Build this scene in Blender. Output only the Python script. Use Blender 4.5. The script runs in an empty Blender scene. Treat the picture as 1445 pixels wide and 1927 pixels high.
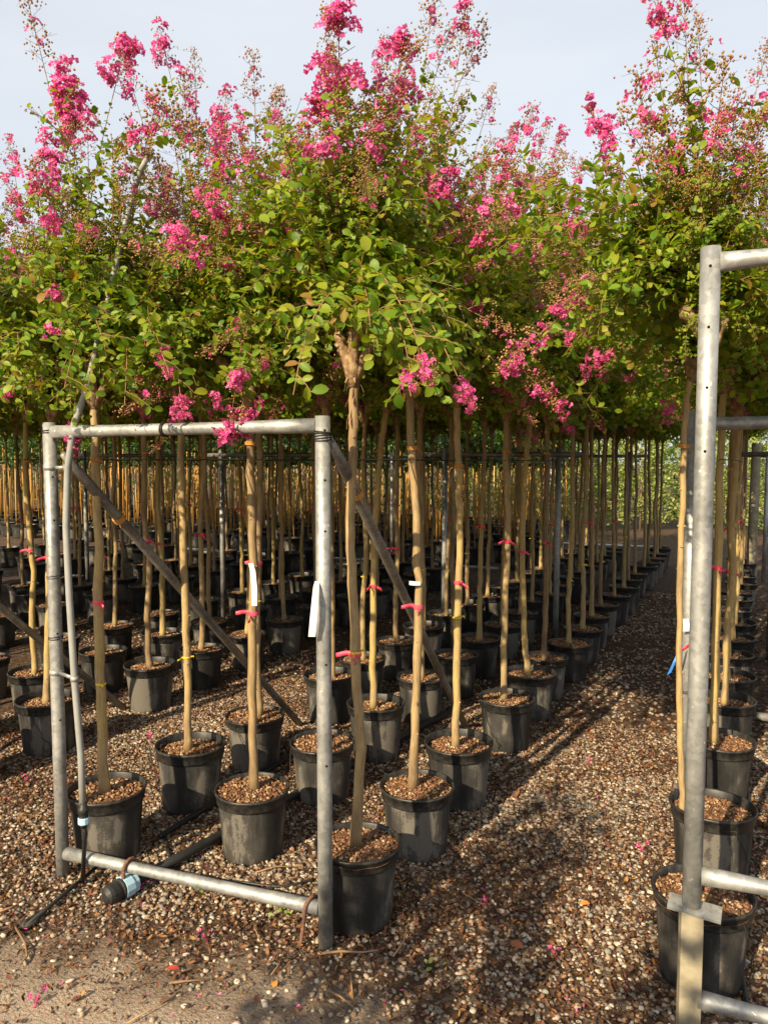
import bpy, math, random
import numpy as np
from mathutils import Matrix, Vector, Euler
R = math.radians
rnd = random.Random(11)
rng = np.random.default_rng(7)
scene = bpy.context.scene
col = scene.collection

# ------------------------------------------------------------------ camera, sky, sun, exposure
CAM_H, PITCH, YAW, FPX = 1.6, 4.0, 26.0, 1420.0
cd = bpy.data.cameras.new('camera'); cam = bpy.data.objects.new('camera', cd); col.objects.link(cam)
cam.location = (0, 0, CAM_H); cam.rotation_euler = (R(90 - PITCH), 0, R(YAW))
cd.sensor_fit = 'VERTICAL'; cd.sensor_height = 36; cd.lens = FPX / 1927 * 36
cd.clip_start = 0.05; cd.clip_end = 2000
scene.camera = cam

SUN_EL = 31.0
SUN_TO = Vector((0.15, 1.0, 0)).normalized()            # horizontal direction the light travels
world = bpy.data.worlds.new('World'); scene.world = world; world.use_nodes = True
wn = world.node_tree.nodes; wl = world.node_tree.links
bg = wn['Background']; sky = wn.new('ShaderNodeTexSky'); sky.sky_type = 'NISHITA'; sky.sun_disc = False
sky.sun_elevation = R(SUN_EL); sky.sun_rotation = math.atan2(-SUN_TO.x, -SUN_TO.y)
sky.air_density = 1.0; sky.dust_density = 3.2; sky.ozone_density = 1.6; sky.altitude = 0
# thin high veil of cloud over the whole sky
tc = wn.new('ShaderNodeTexCoord'); mp = wn.new('ShaderNodeMapping'); mp.inputs['Scale'].default_value = (1, 1, 5)
nz = wn.new('ShaderNodeTexNoise'); nz.inputs['Scale'].default_value = 1.6; nz.inputs['Detail'].default_value = 5
rmp = wn.new('ShaderNodeMapRange'); rmp.inputs['To Min'].default_value = 0.52; rmp.inputs['To Max'].default_value = 0.86
mix = wn.new('ShaderNodeMix'); mix.data_type = 'RGBA'; mix.inputs['B'].default_value = (7.1, 7.4, 7.75, 1)
wl.new(tc.outputs['Generated'], mp.inputs['Vector']); wl.new(mp.outputs['Vector'], nz.inputs['Vector'])
wl.new(nz.outputs['Fac'], rmp.inputs['Value']); wl.new(rmp.outputs['Result'], mix.inputs['Factor'])
wl.new(sky.outputs['Color'], mix.inputs['A']); wl.new(mix.outputs['Result'], bg.inputs['Color'])
bg.inputs['Strength'].default_value = 0.080

sd = bpy.data.lights.new('sun', 'SUN'); sd.energy = 5.0; sd.angle = R(0.6); sd.color = (1.0, 0.82, 0.55)
sun = bpy.data.objects.new('sun', sd); col.objects.link(sun)
ldir = Vector((SUN_TO.x * math.cos(R(SUN_EL)), SUN_TO.y * math.cos(R(SUN_EL)), -math.sin(R(SUN_EL))))
sun.rotation_euler = ldir.to_track_quat('-Z', 'Y').to_euler(); sun.location = (-1, -8, 6)
scene.view_settings.view_transform = 'Standard'; scene.view_settings.look = 'None'
scene.view_settings.exposure = 0.84; scene.view_settings.gamma = 1.0
scene.view_settings.use_curve_mapping = False
scene.cycles.max_bounces = 7; scene.cycles.diffuse_bounces = 3; scene.cycles.glossy_bounces = 2
scene.cycles.transmission_bounces = 4; scene.cycles.caustics_reflective = False; scene.cycles.caustics_refractive = False

# ------------------------------------------------------------------ survey: photo measurements to places
cP, sP, cY, sY = math.cos(R(PITCH)), math.sin(R(PITCH)), math.cos(R(YAW)), math.sin(R(YAW))
RIGHT = np.array([cY, sY, 0.0])
def pixray(u, v):
    x = (u - 722.5) / FPX; y = -(v - 963.5) / FPX
    d = np.array([x, cP + y * sP, -sP + y * cP])
    return np.array([cY * d[0] - sY * d[1], sY * d[0] + cY * d[1], d[2]])
def on_plane(u, v, z=0.0):
    d = pixray(u, v); return np.array([0, 0, CAM_H]) + d * ((z - CAM_H) / d[2])
def at_depth(u, v, dep): return np.array([0, 0, CAM_H]) + pixray(u, v) * dep
def depth_of(x, y, z):
    return (-sY * x + cY * y) * cP - (z - CAM_H) * sP

# ------------------------------------------------------------------ mesh helpers
class MB:
    def __init__(s): s.v = []; s.f = []; s.m = []
    def add(s, vs, fs, m=0):
        o = len(s.v); s.v.extend([tuple(map(float, p)) for p in vs]); s.f.extend([tuple(i + o for i in f) for f in fs]); s.m.extend([m] * len(fs)); return s
    def tube(s, pts, rad, n=8, m=0, cap=True):
        pts = [np.array(p, float) for p in pts]
        if not hasattr(rad, '__len__'): rad = [rad] * len(pts)
        vs = []; ref = None
        for i, p in enumerate(pts):
            t = pts[min(i + 1, len(pts) - 1)] - pts[max(i - 1, 0)]; t = t / (np.linalg.norm(t) + 1e-9)
            if ref is None:
                ref = np.array([1.0, 0, 0]) if abs(t[0]) < 0.8 else np.array([0, 1.0, 0])
            a = ref - t * np.dot(ref, t); a /= np.linalg.norm(a) + 1e-9; b = np.cross(t, a); ref = a
            for k in range(n):
                w = 2 * math.pi * k / n
                vs.append(p + rad[i] * (math.cos(w) * a + math.sin(w) * b))
        fs = []
        for i in range(len(pts) - 1):
            for k in range(n):
                k2 = (k + 1) % n
                fs.append((i * n + k, i * n + k2, (i + 1) * n + k2, (i + 1) * n + k))
        if cap:
            fs.append(tuple(range(n - 1, -1, -1))); fs.append(tuple((len(pts) - 1) * n + k for k in range(n)))
        return s.add(vs, fs, m)
    def lathe(s, prof, n=32, m=0, c=(0, 0, 0)):
        vs = []; fs = []
        for r, z in prof:
            for k in range(n):
                w = 2 * math.pi * k / n; vs.append((c[0] + r * math.cos(w), c[1] + r * math.sin(w), c[2] + z))
        for i in range(len(prof) - 1):
            for k in range(n):
                k2 = (k + 1) % n; fs.append((i * n + k, i * n + k2, (i + 1) * n + k2, (i + 1) * n + k))
        return s.add(vs, fs, m)
    def box(s, c, h, M=None, m=0):
        vs = []
        for sx in (-1, 1):
            for sy in (-1, 1):
                for sz in (-1, 1):
                    p = Vector((sx * h[0], sy * h[1], sz * h[2]))
                    if M: p = M @ p
                    vs.append((p.x + c[0], p.y + c[1], p.z + c[2]))
        return s.add(vs, [(0, 1, 3, 2), (4, 6, 7, 5), (0, 4, 5, 1), (2, 3, 7, 6), (0, 2, 6, 4), (1, 5, 7, 3)], m)
    def mesh(s, name, mats, smooth=True):
        me = bpy.data.meshes.new(name); me.from_pydata(s.v, [], s.f); fin(me, mats, smooth, s.m); return me
def fin(me, mats, smooth, mi=None):
    if not isinstance(mats, (list, tuple)): mats = [mats]
    for m in mats: me.materials.append(m)
    n = len(me.polygons)
    if mi is not None and len(mats) > 1: me.polygons.foreach_set('material_index', np.array(mi, dtype=np.int32))
    me.polygons.foreach_set('use_smooth', np.full(n, smooth)); me.update()
def np_mesh(name, V, T, mats, smooth=True, mi=None):
    """triangles only, from numpy arrays"""
    me = bpy.data.meshes.new(name); n = len(T)
    me.vertices.add(len(V)); me.vertices.foreach_set('co', np.asarray(V, np.float32).ravel())
    me.loops.add(n * 3); me.loops.foreach_set('vertex_index', np.asarray(T, np.int32).ravel())
    me.polygons.add(n); me.polygons.foreach_set('loop_start', np.arange(0, n * 3, 3, dtype=np.int32))
    me.polygons.foreach_set('loop_total', np.full(n, 3, np.int32))
    me.update(calc_edges=True); fin(me, mats, smooth, mi); return me
def stamp(V0, T0, Ms):
    """many copies of one small shape, Ms is (n,4,4)"""
    Ms = np.asarray(Ms); n = len(Ms); k = len(V0)
    V = np.einsum('nij,kj->nki', Ms[:, :3, :3], V0) + Ms[:, None, :3, 3]
    T = (T0[None] + (np.arange(n) * k)[:, None, None]).reshape(-1, 3)
    return V.reshape(-1, 3), T
def link(name, me, parent=None, M=None):
    o = bpy.data.objects.new(name, me); col.objects.link(o)
    if parent is not None: o.parent = parent
    if M is not None: o.matrix_local = M if isinstance(M, Matrix) else Matrix(np.asarray(M).tolist())
    return o
def tag(o, label, cat, group=None):
    o['label'] = label; o['category'] = cat
    if group: o['group'] = group
    return o
def empty(name, loc, rz=0.0):
    o = bpy.data.objects.new(name, None); col.objects.link(o); o.location = loc; o.rotation_euler = (0, 0, rz); o.empty_display_size = 0.1
    return o
def struct(o): o['kind'] = 'structure'; return o
def stuff(o): o['kind'] = 'stuff'; return o
def rotmat(axis, ang): return np.array(Matrix.Rotation(ang, 3, Vector(axis)))
def frame_from(y, z):
    """3x3 with columns x,y,z: y along, z near"""
    y = y / (np.linalg.norm(y) + 1e-9); x = np.cross(y, z); x /= np.linalg.norm(x) + 1e-9; z = np.cross(x, y)
    return np.stack([x, y, z], 1)
def m44(M3, t, s=1.0):
    M = np.eye(4); M[:3, :3] = M3 * s; M[:3, 3] = t; return M

# ------------------------------------------------------------------ materials
def mat(name, rough=0.7, spec=0.4, metal=0.0):
    m = bpy.data.materials.new(name); m.use_nodes = True
    b = m.node_tree.nodes['Principled BSDF']
    b.inputs['Roughness'].default_value = rough; b.inputs['Specular IOR Level'].default_value = spec; b.inputs['Metallic'].default_value = metal
    return m, m.node_tree.nodes, m.node_tree.links, b
def ramp(n, stops, interp='LINEAR'):
    r = n.new('ShaderNodeValToRGB'); r.color_ramp.interpolation = interp; e = r.color_ramp.elements
    e[0].position, e[0].color = stops[0][0], (*stops[0][1], 1); e[1].position, e[1].color = stops[-1][0], (*stops[-1][1], 1)
    for p, c in stops[1:-1]:
        k = e.new(p); k.color = (*c, 1)
    return r
def noise(n, l, scale, detail=4, coord='Object', rough=0.6, mapscale=None):
    t = n.new('ShaderNodeTexCoord'); z = n.new('ShaderNodeTexNoise'); z.inputs['Scale'].default_value = scale; z.inputs['Detail'].default_value = detail; z.inputs['Roughness'].default_value = rough
    if mapscale:
        mm = n.new('ShaderNodeMapping'); mm.inputs['Scale'].default_value = mapscale; l.new(t.outputs[coord], mm.inputs['Vector']); l.new(mm.outputs['Vector'], z.inputs['Vector'])
    else: l.new(t.outputs[coord], z.inputs['Vector'])
    return z
def bump(n, l, b, src, strength, dist):
    k = n.new('ShaderNodeBump'); k.inputs['Strength'].default_value = strength; k.inputs['Distance'].default_value = dist
    l.new(src, k.inputs['Height']); l.new(k.outputs['Normal'], b.inputs['Normal']); return k
def island_random(n, l):
    g = n.new('ShaderNodeNewGeometry'); oi = n.new('ShaderNodeObjectInfo'); a = n.new('ShaderNodeMath'); a.operation = 'ADD'; f = n.new('ShaderNodeMath'); f.operation = 'FRACT'
    l.new(g.outputs['Random Per Island'], a.inputs[0]); l.new(oi.outputs['Random'], a.inputs[1]); l.new(a.outputs[0], f.inputs[0]); return f.outputs[0]
def leafy(name, stops, transl=0.35, rough=0.42, tcol=None, spec=0.45):
    m, n, l, b = mat(name, rough, spec); r = ramp(n, stops); rv = island_random(n, l); l.new(rv, r.inputs['Fac']); l.new(r.outputs['Color'], b.inputs['Base Color'])
    t = n.new('ShaderNodeBsdfTranslucent'); mx = n.new('ShaderNodeMixShader'); mx.inputs['Fac'].default_value = transl
    if tcol:
        mm = n.new('ShaderNodeMix'); mm.data_type = 'RGBA'; mm.blend_type = 'MULTIPLY'; mm.inputs['Factor'].default_value = 1; mm.inputs['B'].default_value = (*tcol, 1); l.new(r.outputs['Color'], mm.inputs['A']); l.new(mm.outputs['Result'], t.inputs['Color'])
    else: l.new(r.outputs['Color'], t.inputs['Color'])
    out = n['Material Output']; l.new(b.outputs[0], mx.inputs[1]); l.new(t.outputs[0], mx.inputs[2]); l.new(mx.outputs[0], out.inputs['Surface'])
    return m
M_LEAF = leafy('leaf_green', [(0, (.075, .155, .010)), (.35, (.140, .240, .014)), (.62, (.205, .290, .020)), (.90, (.28, .31, .030)), (.965, (.28, .27, .03)), (1, (.27, .15, .035))], .42, .45, (1.6, 1.45, .45), .28)
M_PETAL = leafy('petal_pink', [(0, (.68, .060, .27)), (.5, (.76, .105, .37)), (.85, (.83, .24, .51)), (1, (.70, .05, .22))], .38, .6, spec=.2)
M_BUD = leafy('flower_bud', [(0, (.22, .16, .04)), (.35, (.30, .18, .05)), (.6, (.34, .14, .075)), (.82, (.36, .25, .07)), (1, (.46, .12, .13))], .08, .5, spec=.4)
M_STAMEN, n, l, b = mat('stamen_yellow', .6); b.inputs['Base Color'].default_value = (.75, .42, .05, 1)
M_STEM, n, l, b = mat('shoot_bark', .6); z = noise(n, l, 30); r = ramp(n, [(.3, (.16, .085, .035)), (.7, (.30, .17, .07))]); l.new(z.outputs['Fac'], r.inputs['Fac']); l.new(r.outputs['Color'], b.inputs['Base Color'])
def bark():
    m, n, l, b = mat('smooth_tan_bark', .62, .3)
    z = noise(n, l, 5.0, 5, mapscale=(3, 3, .8)); z2 = noise(n, l, 60, 4, mapscale=(2, 2, .35))
    oi = n.new('ShaderNodeObjectInfo'); ad = n.new('ShaderNodeMath'); ad.operation = 'MULTIPLY_ADD'; ad.inputs[1].default_value = .42; l.new(oi.outputs['Random'], ad.inputs[0])
    l.new(z.outputs['Fac'], ad.inputs[2])
    r = ramp(n, [(.36, (.15, .10, .055)), (.54, (.26, .18, .095)), (.72, (.38, .275, .135)), (.98, (.46, .34, .12))]); l.new(ad.outputs[0], r.inputs['Fac'])
    mx = n.new('ShaderNodeMix'); mx.data_type = 'RGBA'; mx.blend_type = 'MULTIPLY'; mx.inputs['Factor'].default_value = .55
    r2 = ramp(n, [(.35, (.55, .5, .45)), (.6, (1, 1, 1))]); l.new(z2.outputs['Fac'], r2.inputs['Fac']); l.new(r.outputs['Color'], mx.inputs['A']); l.new(r2.outputs['Color'], mx.inputs['B']); l.new(mx.outputs['Result'], b.inputs['Base Color'])
    bump(n, l, b, z2.outputs['Fac'], .5, .003); return m
M_BARK = bark()
def knobbark():
    m, n, l, b = mat('rough_pollard_bark', .8, .2); z = noise(n, l, 45, 6); r = ramp(n, [(.3, (.09, .055, .03)), (.5, (.26, .17, .09)), (.72, (.48, .35, .2))]); l.new(z.outputs['Fac'], r.inputs['Fac']); l.new(r.outputs['Color'], b.inputs['Base Color']); bump(n, l, b, z.outputs['Fac'], .9, .008); return m
M_KNOB = knobbark()
def plastic_pot():
    m, n, l, b = mat('dusty_black_plastic', .55, .35)
    z = noise(n, l, 7, 6, mapscale=(1, 1, .45)); z2 = noise(n, l, 140, 3); z3 = noise(n, l, 22, 3, mapscale=(1, 1, .08))
    oi = n.new('ShaderNodeObjectInfo'); a = n.new('ShaderNodeMath'); a.operation = 'MULTIPLY_ADD'; a.inputs[1].default_value = .22; l.new(oi.outputs['Random'], a.inputs[0]); l.new(z.outputs['Fac'], a.inputs[2])
    a2 = n.new('ShaderNodeMath'); a2.operation = 'MULTIPLY_ADD'; a2.inputs[1].default_value = .35; l.new(z3.outputs['Fac'], a2.inputs[0]); l.new(a.outputs[0], a2.inputs[2])
    a3 = n.new('ShaderNodeMath'); a3.operation = 'MULTIPLY_ADD'; a3.inputs[1].default_value = .18; l.new(z2.outputs['Fac'], a3.inputs[0]); l.new(a2.outputs[0], a3.inputs[2])
    r = ramp(n, [(.60, (.010, .010, .010)), (.80, (.020, .0195, .019)), (.95, (.055, .051, .046)), (1.12, (.13, .118, .10))]); l.new(a3.outputs[0], r.inputs['Fac']); l.new(r.outputs['Color'], b.inputs['Base Color'])
    rr = n.new('ShaderNodeMapRange'); rr.inputs['From Min'].default_value = .5; rr.inputs['From Max'].default_value = 1.1; rr.inputs['To Min'].default_value = .42; rr.inputs['To Max'].default_value = .85; l.new(a3.outputs[0], rr.inputs['Value']); l.new(rr.outputs['Result'], b.inputs['Roughness'])
    bump(n, l, b, z2.outputs['Fac'], .15, .002); return m
M_POT = plastic_pot()
M_RIM, n, l, b = mat('black_plastic_rim', .45, .4); z = noise(n, l, 40, 4); r = ramp(n, [(.4, (.013, .013, .013)), (.75, (.05, .047, .043))]); l.new(z.outputs['Fac'], r.inputs['Fac']); l.new(r.outputs['Color'], b.inputs['Base Color'])
def chips(name, stops, rough=.85):
    m, n, l, b = mat(name, rough, .2); r = ramp(n, stops, 'CONSTANT'); rv = island_random(n, l); l.new(rv, r.inputs['Fac'])
    z = noise(n, l, 90, 3, coord='Generated' if False else 'Object'); mx = n.new('ShaderNodeMix'); mx.data_type = 'RGBA'; mx.blend_type = 'MULTIPLY'; mx.inputs['Factor'].default_value = .5
    r2 = ramp(n, [(.3, (.45, .42, .4)), (.65, (1, 1, 1))]); l.new(z.outputs['Fac'], r2.inputs['Fac']); l.new(r.outputs['Color'], mx.inputs['A']); l.new(r2.outputs['Color'], mx.inputs['B']); l.new(mx.outputs['Result'], b.inputs['Base Color']); return m
M_CHIP = chips('bark_mulch', [(0, (.20, .105, .052)), (.25, (.30, .165, .085)), (.45, (.13, .068, .036)), (.62, (.42, .27, .15)), (.80, (.24, .11, .075)), (.93, (.52, .40, .26))])
M_PEB = chips('river_pebble', [(0, (.33, .262, .19)), (.16, (.19, .165, .14)), (.31, (.38, .298, .215)), (.46, (.20, .135, .088)), (.59, (.55, .475, .375)), (.70, (.095, .062, .042)), (.80, (.29, .18, .105)), (.91, (.26, .24, .21))], .85)
M_LITTER = chips('dry_leaf_litter', [(0, (.12, .055, .028)), (.30, (.19, .085, .040)), (.50, (.08, .038, .024)), (.68, (.25, .12, .05)), (.84, (.17, .07, .05)), (.95, (.38, .20, .06))])
def soilmat():
    m, n, l, b = mat('potting_soil', .95, .1); z = noise(n, l, 70, 6); r = ramp(n, [(.35, (.06, .032, .018)), (.6, (.19, .10, .055))]); l.new(z.outputs['Fac'], r.inputs['Fac']); l.new(r.outputs['Color'], b.inputs['Base Color']); bump(n, l, b, z.outputs['Fac'], .8, .01); return m
M_SOIL = soilmat()
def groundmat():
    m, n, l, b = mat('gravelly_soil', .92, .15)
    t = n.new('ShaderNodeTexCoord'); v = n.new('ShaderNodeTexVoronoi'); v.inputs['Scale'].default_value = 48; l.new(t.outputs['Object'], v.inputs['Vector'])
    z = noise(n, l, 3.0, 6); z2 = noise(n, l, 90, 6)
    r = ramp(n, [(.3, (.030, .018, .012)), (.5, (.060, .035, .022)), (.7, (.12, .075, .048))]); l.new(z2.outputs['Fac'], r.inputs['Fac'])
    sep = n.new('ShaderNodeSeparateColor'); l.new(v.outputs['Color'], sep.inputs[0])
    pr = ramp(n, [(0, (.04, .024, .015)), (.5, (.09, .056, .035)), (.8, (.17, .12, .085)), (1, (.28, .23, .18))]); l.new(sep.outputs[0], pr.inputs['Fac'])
    # sandy wheel track at the front: pale dust, its edge broken by noise
    sx = n.new('ShaderNodeSeparateXYZ'); l.new(t.outputs['Object'], sx.inputs[0])
    e0 = n.new('ShaderNodeMath'); e0.operation = 'ADD'; e0.inputs[1].default_value = .85; l.new(sx.outputs[0], e0.inputs[0]); ex = n.new('ShaderNodeMath'); ex.operation = 'MAXIMUM'; ex.inputs[1].default_value = 0; l.new(e0.outputs[0], ex.inputs[0])
    ey = n.new('ShaderNodeMath'); ey.operation = 'MULTIPLY_ADD'; ey.inputs[1].default_value = 1.2; l.new(ex.outputs[0], ey.inputs[0]); l.new(sx.outputs[1], ey.inputs[2])
    e1 = n.new('ShaderNodeMath'); e1.operation = 'MULTIPLY_ADD'; e1.inputs[1].default_value = -.2; l.new(sx.outputs[0], e1.inputs[0]); l.new(ey.outputs[0], e1.inputs[2])
    e2 = n.new('ShaderNodeMath'); e2.operation = 'MULTIPLY_ADD'; e2.inputs[1].default_value = .9; l.new(z.outputs['Fac'], e2.inputs[0]); l.new(e1.outputs[0], e2.inputs[2])
    sr = n.new('ShaderNodeMapRange'); sr.inputs['From Min'].default_value = 2.60; sr.inputs['From Max'].default_value = 2.30; l.new(e2.outputs[0], sr.inputs['Value'])
    sand = ramp(n, [(.3, (.24, .18, .13)), (.55, (.36, .285, .215)), (.75, (.45, .37, .29))]); l.new(z2.outputs['Fac'], sand.inputs['Fac'])
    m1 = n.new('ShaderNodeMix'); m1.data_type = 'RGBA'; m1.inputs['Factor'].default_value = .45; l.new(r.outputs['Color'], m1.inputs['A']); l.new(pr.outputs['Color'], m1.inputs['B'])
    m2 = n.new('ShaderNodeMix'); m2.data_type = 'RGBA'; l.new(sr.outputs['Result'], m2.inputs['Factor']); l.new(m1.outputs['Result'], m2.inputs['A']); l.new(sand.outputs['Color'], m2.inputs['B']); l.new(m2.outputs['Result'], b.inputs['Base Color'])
    bump(n, l, b, z2.outputs['Fac'], .9, .012); return m
M_GROUND = groundmat()
def galv(name, base=.42, dark=False):
    m, n, l, b = mat(name, .5, .5, .55)
    t = n.new('ShaderNodeTexCoord'); v = n.new('ShaderNodeTexVoronoi'); v.inputs['Scale'].default_value = 70; l.new(t.outputs['Object'], v.inputs['Vector'])
    z = noise(n, l, 9, 6, mapscale=(1, 1, .5)); z2 = noise(n, l, 55, 4); sep = n.new('ShaderNodeSeparateColor'); l.new(v.outputs['Color'], sep.inputs[0])
    a = n.new('ShaderNodeMath'); a.operation = 'MULTIPLY_ADD'; a.inputs[1].default_value = .16; l.new(sep.outputs[0], a.inputs[0]); l.new(z.outputs['Fac'], a.inputs[2])
    k = base; r = ramp(n, [(.33, (k * .55, k * .56, k * .54)), (.52, (k * .9, k * .92, k * .9)), (.72, (k * 1.35, k * 1.37, k * 1.33))])
    if dark: r = ramp(n, [(.3, (.10, .095, .085)), (.55, (.20, .19, .175)), (.75, (.31, .295, .27))])
    l.new(a.outputs[0], r.inputs['Fac'])
    sp = ramp(n, [(.66, (0, 0, 0)), (.72, (1, 1, 1))]); l.new(z2.outputs['Fac'], sp.inputs['Fac'])
    mx = n.new('ShaderNodeMix'); mx.data_type = 'RGBA'; mx.inputs['B'].default_value = (.72, .73, .70, 1) if not dark else (.2, .13, .08, 1); l.new(sp.outputs['Color'], mx.inputs['Factor']); l.new(r.outputs['Color'], mx.inputs['A']); l.new(mx.outputs['Result'], b.inputs['Base Color'])
    rr = n.new('ShaderNodeMapRange'); rr.inputs['To Min'].default_value = .38; rr.inputs['To Max'].default_value = .68; l.new(z.outputs['Fac'], rr.inputs['Value']); l.new(rr.outputs['Result'], b.inputs['Roughness'])
    bump(n, l, b, z2.outputs['Fac'], .12, .002); return m
M_GALV = galv('galvanised_steel', .30); M_GALVD = galv('weathered_dark_steel', .3, True)
def plain(name, c, rough=.6, spec=.4, var=.25, sc=30, metal=0):
    m, n, l, b = mat(name, rough, spec, metal); z = noise(n, l, sc, 5); r = ramp(n, [(.3, tuple(x * (1 - var) for x in c)), (.7, tuple(min(1, x * (1 + var)) for x in c))]); l.new(z.outputs['Fac'], r.inputs['Fac']); l.new(r.outputs['Color'], b.inputs['Base Color']); bump(n, l, b, z.outputs['Fac'], .2, .002); return m
M_BLACK = plain('black_rubber', (.02, .02, .02), .5); M_WHITE = plain('white_label_plastic', (.80, .80, .77), .45, .4, .05)
M_PINK = plain('pink_tape', (.78, .07, .13), .5, .4, .15); M_RED = plain('faded_red_tape', (.62, .04, .06), .5, .4, .2); M_YEL = plain('yellow_tie', (.70, .52, .03), .5, .4, .15)
M_BLUE = plain('blue_tape', (.04, .20, .60), .4, .4, .15); M_BLUEFIT = plain('pale_blue_fitting', (.36, .55, .68), .45, .4, .12)
M_RUST = plain('rusty_rebar', (.16, .085, .055), .85, .2, .45, 80); M_TWINE = plain('orange_twine', (.55, .27, .07), .85, .2, .3, 120); M_HOLE = plain('dark_hole', (.01, .01, .01), .9, .1)
M_CANE = leafy('bamboo_cane', [(0, (.48, .23, .04)), (.4, (.62, .33, .06)), (.7, (.36, .20, .06)), (1, (.60, .42, .16))], .02, .5)
M_WOOD = plain('weathered_timber', (.27, .235, .165), .85, .2, .35, 14); M_TWIG = leafy('dry_twig', [(0, (.34, .20, .09)), (.5, (.20, .12, .07)), (1, (.50, .32, .16))], .02, .8)
M_SHRUB = leafy('shrub_leaf', [(0, (.20, .28, .06)), (.5, (.32, .40, .11)), (.85, (.42, .45, .17)), (1, (.44, .38, .18))], .35, .5, (1.3, 1.3, .7))
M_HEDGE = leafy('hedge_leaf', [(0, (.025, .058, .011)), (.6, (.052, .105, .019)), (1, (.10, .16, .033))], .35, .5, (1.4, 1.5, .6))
M_REDLEAF = plain('red_leaf', (.50, .07, .05), .5); M_ORLEAF = plain('orange_leaf', (.58, .24, .04), .55)

# ------------------------------------------------------------------ ground
g = MB(); g.add([(-150, -80, 0), (150, -80, 0), (150, 220, 0), (-150, 220, 0)], [(0, 1, 2, 3)])
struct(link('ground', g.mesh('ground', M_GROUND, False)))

# where the potted trees stand (x, y); front ones measured from the photograph, the rest continue the rows
def row(x, ys, y_end, step, jit=.03):
    ys = list(ys); r_ = random.Random(int(x * 100) + 5)
    while ys[-1] + step < y_end: ys.append(ys[-1] + step + r_.uniform(-.03, .03))
    return [(x + (r_.uniform(-jit, jit) if i > 3 else 0), y) for i, y in enumerate(ys)]
ROWS = [
 ('path-side left row', row(-1.195, [2.237, 2.76, 3.25, 4.01, 4.54, 4.96, 5.47], 12.0, .53)),
 ('middle row behind the frame', row(-1.79, [2.45, 3.01, 3.57, 4.19, 4.75, 5.26], 12.0, .54)),
 ('left row behind the frame', row(-2.30, [2.17, 2.67, 3.18, 3.95, 4.41, 4.94], 12.0, .53)),
 ('right row of left-hand block', row(-3.45, [2.85, 3.64, 4.14], 9.6, .55)),
 ('middle row of left-hand block', row(-4.00, [3.22, 3.77, 4.36], 9.6, .56)),
 ('left row of left-hand block', row(-4.58, [3.30, 3.90, 4.45], 9.6, .56)),
 ('row right of path', row(-0.10, [2.44, 3.06, 3.84, 4.46, 5.0], 12.0, .54)),
]
BACK_ROWS = [row(-5.75, [2.0], 9.6, .58), row(-6.3, [2.2], 9.6, .58), row(-6.9, [2.0], 9.6, .58), row(-8.1, [2.2], 9.6, .62), row(-8.75, [2.0], 9.6, .62), row(-9.9, [3.2], 9.8, .64)]
HIDDEN_ROW = row(0.50, [3.3], 8.5, .56)
ALLPOTS = np.array([p for _, r_ in ROWS for p in r_] + [p for r_ in BACK_ROWS for p in r_])

# gravel: real pebbles, thick near the camera
ICO_V = []; ph = (1 + 5 ** .5) / 2
for a in (-1, 1):
    for c_ in (-ph, ph): ICO_V += [(0, a, c_), (a, c_, 0), (c_, 0, a)]
ICO_V = np.array(ICO_V); ICO_V /= np.linalg.norm(ICO_V[0])
def hull_tris(V):
    T = []; n = len(V); d0 = min(np.linalg.norm(V[i] - V[j]) for i in range(n) for j in range(i)) * 1.05
    for i in range(n):
        for j in range(i + 1, n):
            for k in range(j + 1, n):
                if max(np.linalg.norm(V[i] - V[j]), np.linalg.norm(V[j] - V[k]), np.linalg.norm(V[i] - V[k])) < d0:
                    t = (i, j, k) if np.dot(np.cross(V[j] - V[i], V[k] - V[i]), V[i]) > 0 else (i, k, j); T.append(t)
    return np.array(T)
ICO_T = hull_tris(ICO_V)
def euler_stack(n, rx, ry):
    az = rng.uniform(0, 2 * np.pi, n); ax = rng.normal(0, rx, n); ay = rng.normal(0, ry, n)
    ca, sa = np.cos(az), np.sin(az); cx, sx_ = np.cos(ax), np.sin(ax); cy, sy_ = np.cos(ay), np.sin(ay)
    Z = np.zeros((n, 3, 3)); Z[:, 0, 0] = ca; Z[:, 0, 1] = -sa; Z[:, 1, 0] = sa; Z[:, 1, 1] = ca; Z[:, 2, 2] = 1
    X = np.zeros((n, 3, 3)); X[:, 0, 0] = 1; X[:, 1, 1] = cx; X[:, 1, 2] = -sx_; X[:, 2, 1] = sx_; X[:, 2, 2] = cx
    Y = np.zeros((n, 3, 3)); Y[:, 1, 1] = 1; Y[:, 0, 0] = cy; Y[:, 0, 2] = sy_; Y[:, 2, 0] = -sy_; Y[:, 2, 2] = cy
    return Z @ X @ Y
def scatter(n, x0, x1, y0, y1, keep):
    P = np.stack([rng.uniform(x0, x1, n), rng.uniform(y0, y1, n)], 1)
    ang = np.degrees(np.arctan2(-P[:, 0], P[:, 1])) - YAW
    ok = (np.abs(ang) < 33)
    P = P[ok]; d = np.min(np.linalg.norm(P[:, None] - ALLPOTS[None], axis=2), axis=1) if len(P) < 400000 else None
    P = P[d > .115]
    return P[keep(P)]
def lump(P, f, s): return np.sin(P[:, 0] * f + s) * np.sin(P[:, 1] * f * 1.13 + s * 2.1) + .6 * np.sin((P[:, 0] - P[:, 1]) * f * 2.3 + s)
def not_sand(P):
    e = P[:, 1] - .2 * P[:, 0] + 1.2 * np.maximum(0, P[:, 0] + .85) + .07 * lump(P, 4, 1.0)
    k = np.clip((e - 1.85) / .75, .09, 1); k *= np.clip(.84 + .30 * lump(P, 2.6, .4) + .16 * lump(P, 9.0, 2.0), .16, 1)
    return rng.uniform(0, 1, len(P)) < k
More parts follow.
